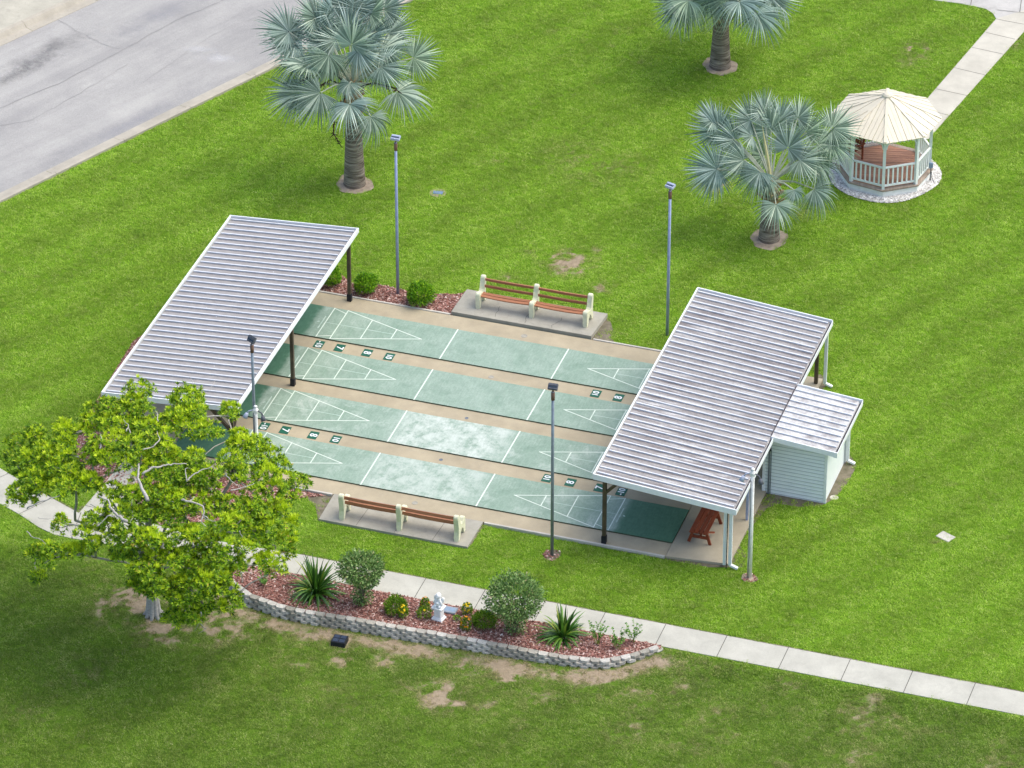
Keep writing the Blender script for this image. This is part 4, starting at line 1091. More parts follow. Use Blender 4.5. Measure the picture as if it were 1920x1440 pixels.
bm = NB(); blobm(bm, (0, -.02, 1.0), (.105, .115, .115)); blobm(bm, (0, -.135, .985), (.02, .02, .025)); mk('head', bm, M['stone_white'], t, True)
for s in (-1, 1):
    bm = NB(); blobm(bm, (s*.125, .04, .80), (.075, .07, .16), Matrix.Rotation(R(14*s), 3, 'Y')); mk('wing', bm, M['stone_white'], t, True)
pl = P(834, 1144, bedz)
t.scale = (.82, .82, .82)
t = thing('stone_plaque', 'flat blue-grey stone slab lying behind the white statue', 'plaque', pl, R(0))
bm = NB(); box(bm, (0, 0, .035), (.72, .30, .06), bev=.012); mk('slab', bm, M['plaque'], t)
bm = NB(); box(bm, (.16, 0, .0665), (.30, .18, .003)); mk('inset', bm, M['blueplate'], t)

# ------------------------------------------------------------------ foliage tools
def leaf_mesh(name, pos, dirs, nrm, length, width, m, parent, fold=.25, curl=.2, segs=2):
    """one folded leaf per row of arrays; every leaf is its own island"""
    n = len(pos); pos = np.asarray(pos, float); d = np.asarray(dirs, float); d /= np.linalg.norm(d, axis=1)[:, None]
    u = np.asarray(nrm, float); u = u-(u*d).sum(1)[:, None]*d; u /= (np.linalg.norm(u, axis=1)[:, None]+1e-9); s = np.cross(d, u)
    L = np.broadcast_to(np.asarray(length, float), (n,))[:, None]; Wd = np.broadcast_to(np.asarray(width, float), (n,))[:, None]
    p0 = pos; pm = pos+d*L*.5+u*L*curl*.18; p1 = pos+d*L-u*L*curl*.25
    l_ = pm+s*Wd/2+u*Wd*fold*.5; r_ = pm-s*Wd/2+u*Wd*fold*.5
    Vv = np.stack([p0, l_, p1, r_, pm], 1).reshape(-1, 3); b = np.arange(n)[:, None]*5
    F = np.concatenate([b+np.array([[0, 4, 1]]), b+np.array([[1, 4, 2]]), b+np.array([[0, 3, 4]]), b+np.array([[4, 3, 2]])], 0)
    me_ = bpy.data.meshes.new(name); me_.vertices.add(len(Vv)); me_.vertices.foreach_set('co', Vv.ravel()); me_.loops.add(F.size); me_.loops.foreach_set('vertex_index', F.ravel().astype(np.int32))
    me_.polygons.add(len(F)); me_.polygons.foreach_set('loop_start', np.arange(len(F))*3); me_.update(calc_edges=True); me_.materials.append(m)
    o = bpy.data.objects.new(name, me_); COL.objects.link(o)
    if parent: o.parent = parent
    return o
def unit(n): v = rng.normal(size=(n, 3)); return v/np.linalg.norm(v, axis=1)[:, None]
def shrub(name, label, cat, px, py, rx, rz_, zc, n, leaf, m, group=None, z=bedz, stems=6, low=-.6, lumps=9, width=.45, ry=None, taper=0.0):
    p = P(px, py, z); t = thing(name, label, cat, p, 0, group); ry = ry or rx
    u = unit(n); u = u[u[:, 2] > low]
    lc = unit(lumps); amp = np.zeros(len(u))
    for q in lc: amp = np.maximum(amp, np.clip((u@q-.75)*4, 0, 1))
    rad = (.80+.22*amp)*(1-.42*rng.random(len(u))**2.2)*(1+.10*np.clip(rng.normal(size=len(u)), -1, 1.6))
    u2 = u.copy(); tpr = np.where(u[:, 2] < 0, 1-taper*np.abs(u[:, 2]), 1.0); u2[:, 0] *= tpr; u2[:, 1] *= tpr
    pos = u2*rad[:, None]*np.array([rx, ry, rz_])+np.array([0, 0, zc]); pos[:, 2] = np.maximum(pos[:, 2], .02)
    d = u+unit(len(u))*.85+np.array([0, 0, .25])
    leaf_mesh('foliage', pos, d, u+unit(len(u))*.5, leaf*rng.uniform(.7, 1.3, len(u)), leaf*width*rng.uniform(.7, 1.3, len(u)), m, t)
    bm = NB()
    for k in range(stems):
        a = 2*math.pi*k/stems+random.random(); tube(bm, [(.04*math.cos(a), .04*math.sin(a), 0), (.12*rx*math.cos(a), .12*rx*math.sin(a), zc*.45), (.5*rx*math.cos(a), .5*ry*math.sin(a), zc*1.05)], [.018, .014, .006], 5)
    mk('stems', bm, M['stem'], t)
    return t
GB = 'clipped round shrubs in the far mulch bed'
shrub('round_shrub', 'bright green round shrub left of the tall pole in the far bed', 'shrub', 686, 548, .38, .34, .32, 3600, .075, M['leaf_box'], GB, ZG+.02)
shrub('round_shrub', 'bright green round shrub right of the tall pole in the far bed', 'shrub', 788, 570, .44, .38, .35, 4400, .075, M['leaf_box'], GB, ZG+.02)
shrub('round_shrub', 'green shrub half hidden behind the left shelter roof edge', 'shrub', 618, 533, .38, .36, .32, 3200, .075, M['leaf_box'], GB, ZG+.02)
GT = 'grey-green ball-clipped bushes in the garden bed'
t = shrub('topiary_bush', 'ball-clipped grey-green bush beside the strap-leaf lily on the left', 'bush', 679, 1132, .68, .52, 1.14, 4300, .095, M['leaf_top'], GT, low=-.9, stems=12, taper=.45, lumps=14)
t = shrub('topiary_bush', 'larger ball-clipped grey-green bush in the middle right of the bed', 'bush', 966, 1184, .86, .66, 1.14, 5600, .095, M['leaf_top'], GT, low=-.9, stems=14, taper=.45, lumps=16)
# lower tufts of foliage at the feet of the clipped bushes
for o_, rr2 in ((('skirt'), .0),): pass
for tt, (px, py, rx) in zip([o for o in COL.objects if o.name.startswith('topiary_bush')], ((679, 1132, .34), (966, 1184, .38))):
    u = unit(650); pos = u*np.array([rx, rx*.8, .34])*(1-.6*rng.random(len(u)))[:, None]+np.array([0, 0, .26]); pos[:, 2] = np.maximum(pos[:, 2], .02)
    leaf_mesh('lower_foliage', pos, u+unit(len(u))*.8, u, .075*rng.uniform(.7, 1.3, len(u)), .035, M['leaf_top'], tt)
GLo = 'low fine-leaved mounds in the garden bed'
shrub('low_shrub', 'low green mound left of the statue', 'shrub', 743, 1146, .34, .24, .20, 2200, .09, M['leaf_low'], GLo, width=.22)
shrub('low_shrub', 'low green mound left of the larger clipped bush', 'shrub', 907, 1172, .36, .24, .20, 2200, .09, M['leaf_low'], GLo, width=.22)
def flowering(label, px, py, r_, h, m, nf, mix=None):
    t = shrub('flower_plant', label, 'flowering plant', px, py, r_, h*.55, h*.5, 520, .06, M['leaf_low'], 'small flowering plants in the garden bed', stems=4)
    u = unit(nf*3); u = u[u[:, 2] > -.1][:nf]; pos = u*np.array([r_, r_, h*.6])+np.array([0, 0, h*.55]); P_ = []; D_ = []; N_ = []
    for q, uq in zip(pos, u):
        for k in range(6):
            a = k*math.pi/3; v = Vector(uq).normalized(); s1 = v.orthogonal().normalized(); s2 = v.cross(s1); dd_ = s1*math.cos(a)+s2*math.sin(a)+v*.3
            P_.append(q); D_.append(dd_); N_.append(v)
    leaf_mesh('flowers', P_, D_, N_, .038, .030, m, t); return t
flowering('leafy plant with yellow flowers in front of the left low mound', 756, 1158, .15, .38, M['flower_y'], 22)
flowering('small plant with orange flowers between mound and statue', 797, 1141, .13, .34, M['flower_o'], 10)
flowering('green leafy plant with a few pale buds left of the statue', 795, 1156, .22, .26, M['flower_y'], 3)
flowering('plant with yellow and orange flowers right of the statue plaque', 876, 1152, .15, .38, M['flower_y'], 14)
flowering('plant dense with orange-yellow flowers in front, right of the statue', 873, 1180, .16, .38, M['flower_o'], 26)
shrub('seedling', 'tiny green seedling right of the statue', 'seedling', 857, 1163, .10, .08, .08, 160, .05, M['leaf_box'], None, stems=3)
def lily(label, px, py, n, Lmax):
    p = P(px, py, bedz); t = thing('strap_leaf_lily', label, 'lily plant', p, 0, 'strap-leaf lilies in the garden bed')
    V_, F_ = [], []
    for k in range(n):
        a = random.uniform(0, 6.283); el = R(random.uniform(15, 88)); L = Lmax*random.uniform(.6, 1.0)*(.75+.25*math.sin(el)); wd = random.uniform(.05, .085)
        d = Vector((math.cos(a)*math.cos(el), math.sin(a)*math.cos(el), math.sin(el))); s = Vector((-math.sin(a), math.cos(a), 0)); q = Vector((math.cos(a)*.08*random.random(), math.sin(a)*.08*random.random(), 0)); base = len(V_)
        ns = 7; droop = random.uniform(.7, 2.1)*(1.35-el/1.9)
        for j in range(ns+1):
            u = j/ns; w_ = wd*(1-u**2.2)*.5*(.6+.8*min(1, u*3)/1.2)
            up_ = s.cross(d).normalized()
            V_ += [q+s*w_-up_*w_*-.5, q, q-s*w_+up_*w_*.5]
            d = (d+Vector((0, 0, -1))*droop*.20).normalized(); q = q+d*L/ns; q.z = max(q.z, .02)
        for j in range(ns):
            b = base+3*j; F_ += [(b, b+3, b+4, b+1), (b+1, b+4, b+5, b+2)]
    mk_np('leaves', [tuple(v) for v in V_], F_, M['leaf_lily'], t, True)
lily('large dark green strap-leaf lily at the left end of the bed', 592, 1112, 170, 1.30)
lily('dark green strap-leaf lily right of the larger clipped bush', 1056, 1194, 130, 1.16)
def leggy(label, px, py, h, n):
    p = P(px, py, bedz); t = thing('leggy_shrub', label, 'shrub', p, 0, 'thin leggy shrubs at the right end of the bed'); bm = NB(); P_, D_ = [], []
    for k in range(n):
        a = random.uniform(0, 6.28); sp_ = random.uniform(.1, .32); top = Vector((math.cos(a)*sp_, math.sin(a)*sp_, h*random.uniform(.65, 1))); base = Vector((random.uniform(-.06, .06), random.uniform(-.06, .06), 0))
        tube(bm, [base, base.lerp(top, .5)+Vector((0, 0, .04)), top], [.008, .006, .003], 5)
        for j in range(20):
            u = random.uniform(.3, 1.02); q = base.lerp(top, u); P_.append(q); b = random.uniform(0, 6.28); D_.append((math.cos(b), math.sin(b), random.uniform(.1, .8)))
    mk('stems', bm, M['leaf_low'], t)
    leaf_mesh('foliage', P_, D_, [(0, 0, 1)]*len(P_), .075, .045, M['leaf_leg'], t)
leggy('thin leggy light green shrub just right of the right lily', 1121, 1208, .85, 8)
leggy('thin leggy light green shrub nearest the right tip of the bed', 1186, 1204, .72, 7)
leggy('thin low leggy shrub between the two taller ones', 1160, 1216, .6, 7)
leggy('small green plant in the shade at the left tip of the bed', 494, 1096, .45, 6)

# ------------------------------------------------------------------ palms
def fan(seed, rad, nseg=38, span=155, droop=.35, fold=.85):
    r0 = random.Random(seed); V_, F_, T_ = [], [], []
    half = R(span)/nseg
    for k in range(nseg):
        th = -R(span)+2*R(span)*(k+.5)/nseg
        L = rad*(.76+.24*math.cos(th*.8))*r0.uniform(.88, 1.08); dr = droop*r0.uniform(.7, 1.35)
        tw = r0.uniform(-.04, .04); b = len(V_)
        # blade cups along the costa: side segments lift
        for j, (u, wf) in enumerate(((.03, 1), (.28, 1), (.50, 1), (.68, .62), (.85, .34), (1.0, .03))):
            r_ = L*u; hw = math.tan(half)*min(r_, L*.50)*wf*.98
            zz = -dr*rad*(max(0, u-.30)**2)*1.4+.16*rad*abs(math.sin(th))*u*(1-.4*u)
            aa = th+tw*max(0, u-.5)*2
            c = Vector((math.cos(aa)*r_, math.sin(aa)*r_, zz)); s = Vector((-math.sin(aa), math.cos(aa), 0)); fh = hw*fold
            V_ += [tuple(c+s*hw-Vector((0, 0, fh))), tuple(c+Vector((0, 0, fh*.6))), tuple(c-s*hw-Vector((0, 0, fh)))]; T_ += [u]*3
        for j in range(5):
            q = b+3*j; F_ += [(q, q+3, q+4, q+1), (q+1, q+4, q+5, q+2)]
    me_ = bpy.data.meshes.new('frond'); me_.from_pydata(V_, [], F_); me_.materials.append(M['frond'])
    at = me_.attributes.new('tipness', 'FLOAT', 'POINT'); at.data.foreach_set('value', np.array(T_, np.float32)); me_.update(); return me_
FANS = [fan(1, 1.12, droop=.08, span=150), fan(2, 1.15, droop=.22, span=140), fan(3, 1.22, droop=.5, fold=.9, span=118), fan(4, 1.15, droop=.95, fold=1.0, span=105)]
def palm(label, bx, by, height, r0, r1, node_px, fans, group, extra=0, seed=0, stalks=(), spear=None, scale=1.0):
    base = PT(bx, by); t = thing('silver_fan_palm', label, 'palm tree', base, 0, group); rnd = random.Random(seed)
    C_ = Vector((0, 0, height))
    bm = NB(); n = 26; prof = []
    for k in range(n+1):
        u = k/n; r_ = r1+(r0-r1)*(1-u)**1.5; prof.append((r_*(1+.022*(k % 2)), -.1+u*(height*.80+.1)))
    lathe(bm, prof, n=20); mk('trunk', bm, M['ptrunk'], t, True)
    bm = NB(); lathe(bm, [(r1*1.0, height*.60), (r1*1.08, height*.64), (r1*.90, height*.85), (r1*.55, height*.98), (.03, height*1.06)], n=16)
    for k in range(26):
        a = k*2.4; z = height*(.64+.32*k/26); r_ = r1*(1.0-.4*k/26); d = Vector((math.cos(a), math.sin(a), .9)).normalized(); p = Vector((math.cos(a)*r_, math.sin(a)*r_, z)); beam(bm, p, p+d*.28, .11, .035, Vector((math.cos(a), math.sin(a), 0)))
    mk('old_leaf_bases', bm, M['boots'], t)
    ctr = base+C_
    def add(hub, kind, roll=0, dropd=None, s=1.0, face=0):
        h = hub-C_; L = h.length; a = h.normalized()
        org = C_*1.0+Vector((a.x*.12, a.y*.12, a.z*.05)); mid = org.lerp(hub, .5)+Vector((0, 0, .10*L*(1-abs(a.z))))
        bm = NB(); tube(bm, [org, mid, hub], [.040, .030, .020], 6); f_ax = (hub-mid).normalized()
        f_ax = (f_ax+Vector((0, 0, -.10))).normalized() if dropd is None else dropd.normalized()
        upv = Vector((0, 0, 1))-f_ax*f_ax.z
        if upv.length < .2: upv = Vector((-a.x, -a.y, .1)); upv = upv-f_ax*upv.dot(f_ax)
        if face: upv = upv.normalized()*.35-fw*face; upv = upv-f_ax*upv.dot(f_ax)
        upv.normalize(); s_ = upv.cross(f_ax); Rm = Matrix((f_ax, s_, upv)).transposed() @ Matrix.Rotation(roll, 3, 'X')
        o = bpy.data.objects.new('frond', FANS[kind]); COL.objects.link(o); o.parent = t
        o.matrix_local = Matrix.Translation(hub) @ Rm.to_4x4() @ Matrix.Scale(s*scale, 4)
        pt = mk('petiole', bm, M['petiole'], t)
    for f in fans:
        px, py, Lp, sgn, kind = f[:5]; dv = f[5] if len(f) > 5 else None; s = f[6] if len(f) > 6 else 1.0
        d = ray(px, py); k = (ctr-CP).dot(fw)/d.dot(fw); q = CP+d*k; inpl = (q-ctr).length
        dep = math.sqrt(max(0, Lp*Lp-inpl*inpl))*sgn; dn = d.normalized(); q = q+dn*dep     # sgn -1 towards the viewer side
        hub = q-base
        drv = None
        if dv is not None:   # axis direction given as on-screen right/up plus a lean toward the viewer
            drv = rr*dv[0]+uu*dv[1]-fw*dv[2]*.35; face = .9
        add(hub, kind, rnd.uniform(-.55, .55), drv, s*rnd.uniform(.9, 1.12), .9 if dv is not None else 0)
    for k in range(extra):
        a = k*2.399+seed; el = R(rnd.choice((-8, 10, 28, 48, 66))+rnd.uniform(-6, 6)); L = rnd.uniform(1.3, 1.75)*scale
        h = C_+Vector((math.cos(a)*math.cos(el), math.sin(a)*math.cos(el), math.sin(el)))*L
        add(h, 0 if el > .7 else (1 if el > .3 else rnd.choice((2, 3))), rnd.uniform(-.3, .3))
    for st in stalks:
        bm = NB(); pts = []; 
        for (px, py, dp) in st:
            d = ray(px, py); k = (ctr-CP).dot(fw)/d.dot(fw); q = CP+d*k+d.normalized()*dp; pts.append(q-base)
        tube(bm, pts, [.028]+[.022]*(len(pts)-2)+[.010], 6)
        for a, b in zip(pts[:-1], pts[1:]):
            for j in range(9):
                q = a.lerp(b, rnd.random()); tube(bm, [q, q+Vector((rnd.uniform(-.12, .12), rnd.uniform(-.12, .12), rnd.uniform(-.14, .02)))], [.022, .008], 5)
        mk('flower_stalk', bm, M['stalk'], t)
    if spear:
        bm = NB(); tube(bm, [C_, C_+Vector((spear[0]*.6, 0, spear[1]*.6)), C_+Vector((spear[0], 0, spear[1]))], [.06, .045, .004], 7); mk('spear_leaf', bm, M['spear'], t)
    return t
z2 = lambda x, y: (450+x/3.6, y/3.6)
GP = 'silver-blue fan palms on the lawn'
F1 = []
for (x, y, L, s, k, dv, *sz) in [(430, 365, 2.0, -.3, 2, (-.7, -.5, .35)), (375, 290, 2.1, .2, 1, (-1, .15, .25)), (330, 215, 2.1, .5, 1, (-.85, .5, .2)), (545, 190, 1.7, 1, 0, (-.45, .85, .35)), (520, 120, 1.9, 1, 0, (-.4, .9, .3)),
                       (640, 90, 1.9, 1, 0, (-.2, 1, .3)), (720, 40, 2.0, 1, 0, (0, 1, .3)), (800, 60, 1.9, 1, 0, (.1, 1, .35)), (880, 90, 1.9, 1, 0, (.35, .9, .3)), (970, 60, 2.1, 1, 0, (.3, .9, .2)), (1000, 225, 1.9, .5, 1, (.8, .55, .35)),
                       (1170, 390, 2.2, .1, 1, (1, .05, .3)), (950, 450, 1.7, -.6, 2, (.8, -.35, .5)), (1060, 620, 2.0, -.2, 2, (.9, -.35, .35)), (880, 785, 1.9, -.8, 3, (.35, -.9, .3)), (740, 560, 1.3, -1, 3, (-.45, -.9, .5), .7),
                       (545, 625, 1.7, -.5, 2, (-.7, -.55, .4)), (400, 630, 2.2, -.2, 2, (-1, -.2, .35)), (600, 370, 1.5, -.8, 3, (-.2, -.9, .4)), (755, 300, 1.6, -1, 0, (.2, .35, .9)), (800, 340, 1.5, -1, 1, (.5, -.35, .8)), (650, 270, 1.4, -1, 0, (-.4, .3, .8)),
                       (570, 300, 1.5, -.6, 1, (-.6, .1, .7)), (860, 250, 1.4, -.8, 0, (.45, .45, .7)), (960, 330, 1.6, -.5, 1, (.7, .15, .6)), (730, 200, 1.5, 1, 0, (0, .8, .6)), (600, 440, 1.3, .8, 2, (-.6, -.1, .4)), (850, 440, 1.3, .8, 2, (.6, .0, .4))]:
    a, b = z2(x, y); F1.append((a, b, L, s, k, dv, *sz))
def hgt(px, py, npx): base = PT(px, py); return dist_h(base, npx)
palm('tall silver-blue fan palm at upper left near the road', 665, 345, hgt(665, 345, 155), .37, .25, None, F1, GP, 3, 5, scale=.96, spear=(.25, 2.0),
     stalks=([(655, 165, 0), (620, 130, -.3), (585, 140, -.5), (560, 155, -.6)], [(655, 165, 0), (620, 150, -.4), (590, 165, -.6)], [(668, 165, 0), (700, 155, -.5), (740, 165, -.8), (748, 172, -.9)], [(655, 170, 0), (628, 215, -.4), (625, 250, -.5), (642, 278, -.5)]))
z3 = lambda x, y: (1200+x/2.6667, y/2.6667)
F3 = []
for (x, y, L, s, k, dv, *sz) in [(385, 845, 2.1, -.3, 1, (-.95, .15, .55), 1.3), (360, 850, 2.0, -.5, 2, (.0, -.75, .6)), (395, 650, 1.9, .3, 1, (-.95, .3, .3), 1.2), (370, 600, 2.0, .6, 0, (-.8, .6, .3)), (555, 600, 1.7, 1, 0, (-.4, .85, .35)), (655, 650, 1.5, -.45, 0, (-.2, .7, .7), 1.15),
                       (740, 740, 1.2, -1, 0, (.3, .5, .9), 1.15), (700, 600, 1.7, 1, 0, (.1, 1, .35)), (790, 590, 1.8, 1, 0, (.35, .9, .35)), (600, 860, 1.0, -1, 3, (-.4, -.7, .5)), (640, 900, .9, -1, 3, (-.6, -.7, .6), .7), (870, 945, 1.4, -.8, 3, (.85, -.6, .35)), (770, 950, 1.0, -1, 3, (.35, -.95, .4), .75),
                       (890, 720, 1.5, .2, 1, (.9, .3, .45)), (960, 640, 1.8, .5, 1, (.9, .4, .35), 1.25), (960, 720, 1.8, -.2, 2, (.7, -.2, .6)), (880, 800, 1.5, -.3, 2, (.3, -.8, .5)), (480, 700, 1.6, -.6, 1, (-.7, .2, .7)), (560, 680, 1.4, -.6, 0, (-.5, .5, .7)), (830, 660, 1.4, .2, 0, (.4, .7, .6)), (520, 800, 1.4, -.6, 2, (-.6, -.4, .6)), (620, 560, 1.9, .9, 0, (-.1, 1, .3)), (620, 780, 1.2, .8, 1, (-.5, .3, .7)), (800, 800, 1.2, -.8, 1, (.5, -.1, .8))]:
    a, b = z3(x, y); F3.append((a, b, L, s, k, dv, *sz))
palm('silver-blue fan palm overlapping the gazebo roof', 1442, 448, hgt(1442, 448, 338), .36, .25, None, F3, GP, 2, 9, spear=(-.35, 1.95), scale=.80)
palm('silver-blue fan palm cut by the top edge of the photo', 1350, 124, hgt(1350, 124, -14), .38, .25, None,
     [(1288, 5, 1.9, -.3, 2, (-.7, -.6, .3)), (1300, -5, 2.0, 0, 1, (-.9, .1, .3)), (1330, -2, 1.2, -1, 3, (-.2, -.9, .5)), (1362, -5, 1.0, -1, 3, (.1, -.9, .5)), (1400, -10, 1.6, -.6, 3, (.4, -.8, .4)), (1440, -12, 2.0, -.2, 2, (.85, -.45, .3))], GP, 16, 3)

# ------------------------------------------------------------------ large broadleaf tree
TB = PT(288, 1152); CE = Vector((TB.x, TB.y, TB.z+3.9)); ER = Vector((4.7, 4.7, 3.0))
BL = [(720,90,70),(690,150,60),(640,200,60),(740,190,55),(560,170,55),(480,200,50),(470,260,60),(560,250,60),(430,290,40),(970,130,80),(1000,190,65),(920,230,65),(1000,280,75),(1080,300,60),(870,240,40),(1195,180,38),(1215,225,22),(1180,215,25),
(660,280,70),(740,290,70),(800,260,50),(600,340,60),(690,380,70),(780,350,65),(850,330,55),(520,390,70),(480,440,55),(560,450,60),(650,460,60),(740,430,60),(180,310,50),(160,370,50),(80,350,45),(330,280,45),(320,340,55),(340,400,60),(230,400,60),(150,440,65),(60,440,50),(260,460,60),(90,500,60),(170,540,60),(270,540,60),(360,500,60),(390,570,60),(460,560,60),(310,600,55),(220,590,50),(110,610,50),(70,660,45),(150,640,45),
(860,410,60),(920,470,60),(1010,430,50),(1010,480,60),(880,520,60),(800,500,55),(740,550,50),(960,560,60),(1050,540,60),(1100,510,50),(1190,440,55),(1250,370,60),(1240,320,40),(1330,380,60),(1400,430,60),(1310,460,60),(1220,500,60),(1380,520,65),(1450,480,50),(1470,550,60),(1540,560,50),(1590,560,30),(1420,600,60),(1330,620,60),(1500,620,50),(1250,560,30),
(840,620,60),(760,640,50),(680,620,45),(900,650,60),(1000,640,60),(1090,600,50),(620,700,50),(700,730,55),(780,720,60),(880,740,70),(960,710,60),(1040,700,50),(1120,680,50),(1200,680,60),(1290,700,65),(1370,720,65),(1450,700,60),(1500,780,50),(1400,800,65),(1310,800,65),(1220,770,65),(1140,780,60),(1490,860,50),(1430,880,50),(1350,880,45),(1500,930,30),(1400,970,60),(1440,1020,40),(1340,980,40),
(600,860,50),(680,850,60),(760,850,60),(820,880,50),(640,930,55),(720,930,60),(800,950,55),(920,850,60),(1000,830,50),(960,900,60),(900,960,60),(1080,880,50),(1160,880,60),(1130,950,60),(1200,960,60),(1050,960,60),(1000,1000,55),(1230,1010,40),(500,740,45),(460,790,35),(540,780,40),(430,830,35),(480,880,40),(310,760,28),(320,790,38),(250,910,45),(330,930,50),(190,930,45),(230,970,50),(380,910,35),(200,1060,36),(440,920,40),
(750,1110,40),(800,1130,40),(700,1100,35),(850,1110,40),(560,780,45),(640,800,50),(1280,900,45),(720,1020,50),(780,1030,60),(740,1080,50),(800,1090,50),(900,1100,50),(970,1080,55),(1050,1060,60),(1130,1050,55),(1000,1140,60),(920,1160,50),(1090,1120,55),(1170,1120,50),(1200,1200,50),(1130,1210,40),(960,1220,60),(900,1270,50),(1000,1270,50),(1220,1160,30),(1060,1200,50),(560,640,45),(590,600,40)]
def ell_hit(px, py, inset=0):
    d = ray(px, py).normalized(); o = CP-CE; S = lambda v: Vector((v.x/ER.x, v.y/ER.y, v.z/ER.z)); o2, d2 = S(o), S(d)
    a = d2.dot(d2); b = 2*o2.dot(d2); c = o2.dot(o2)-1; D_ = b*b-4*a*c; tm_ = -b/(2*a)
    t_ = tm_-math.sqrt(D_)/(2*a) if D_ > 0 else tm_
    return CP+d*(t_+inset)
rt_ = random.Random(21); cl = []
for x, y, r_ in BL:
    px, py = x/2.769, 700+y/2.769; q = ell_hit(px, py, rt_.uniform(0, .7)); rad = r_/2.769/62*1.15
    if q.z < 1.0: q = q+(ray(px, py).normalized())*0; q.z = max(q.z, 1.0)
    cl.append((q, rad))
# a second, deeper layer so that the crown has body (skips the gaps seen in the photo)
gaps = [(420, 470), (1100, 400), (1060, 370), (980, 360), (600, 520), (400, 750), (300, 690), (620, 780), (1200, 610), (1130, 430), (330, 860), (1560, 760), (560, 560), (1040, 860), (1180, 1010)]
for k in range(len(cl)):
    q, r_ = cl[k]; x, y, _ = BL[k]
    if min(math.hypot(x-a, y-b) for a, b in gaps) < 95: continue
    px, py = x/2.769, 700+y/2.769; d = ray(px, py).normalized()
    if rt_.random() < .25: continue
    q2 = q+d*rt_.uniform(.9, 2.0)
    if q2.z-TB.z > 2.4 and (q2-TB).xy.length < 3.6: cl.append((q2, r_*.9))
t = thing('broadleaf_tree', 'spreading yellow-green broadleaf tree with pale bare branches showing', 'tree', TB)
# branches: connect clumps to the trunk through nearer clumps
nodes = [Vector((0, 0, 0)), Vector((.05, .0, .8)), Vector((.05, .05, 1.5))]; par = [-1, 0, 1]
for k in range(6):
    a = k*1.047+.4; nodes.append(Vector((math.cos(a)*.9, math.sin(a)*.9, 2.3+.3*(k % 2)))); par.append(2)
for k in range(9):
    a = k*.698+.1; nodes.append(Vector((math.cos(a)*2.1, math.sin(a)*2.1, 3.1+.4*(k % 2)))); par.append(min(range(3, 9), key=lambda i: (nodes[i]-nodes[-1]).length))
order = sorted(range(len(cl)), key=lambda i: (cl[i][0]-TB-Vector((0, 0, 3))).length)
for i in order:
    q = cl[i][0]-TB-Vector((0, 0, cl[i][1]*.3)); rq = q.xy.length
    j = min((j for j in range(3, len(nodes)) if nodes[j].xy.length < rq-.15 or j < 18), key=lambda j: (nodes[j]-q).length+max(0, nodes[j].z-q.z-.3)*2.0)
    nodes.append(q); par.append(j)
ch = [1.0 if i >= 18 else .3 for i in range(len(nodes))]
for i in range(len(nodes)-1, 0, -1): ch[par[i]] += ch[i]
bm = NB()
for i in range(1, len(nodes)):
    a, b = nodes[par[i]], nodes[i]; r1 = .0085*math.sqrt(ch[i])+.006; r0_ = min(.0085*math.sqrt(ch[par[i]])+.006, r1*1.5+.015); n = 5; pts = []; L = (b-a).length
    off = Vector((rt_.uniform(-1, 1), rt_.uniform(-1, 1), rt_.uniform(-.3, .8)))*L*.12
    for k in range(n+1):
        u = k/n; w_ = math.sin(u*math.pi); pts.append(a.lerp(b, u)+off*w_+Vector((rt_.uniform(-1, 1), rt_.uniform(-1, 1), rt_.uniform(-1, 1)))*.035*w_*min(1, L))
    tube(bm, pts, [r0_+(r1-r0_)*k/n for k in range(n+1)], 7)
for k in range(9):  # root flare
    a = k*.698; tube(bm, [(math.cos(a)*.34, math.sin(a)*.34, -.08), (math.cos(a)*.16, math.sin(a)*.16, .10), (math.cos(a)*.09, math.sin(a)*.09, .5), (math.cos(a)*.06, math.sin(a)*.06, 1.0)], [.04, .08, .10, .08], 7)
mk('trunk', bm, M['bark'], t, True)
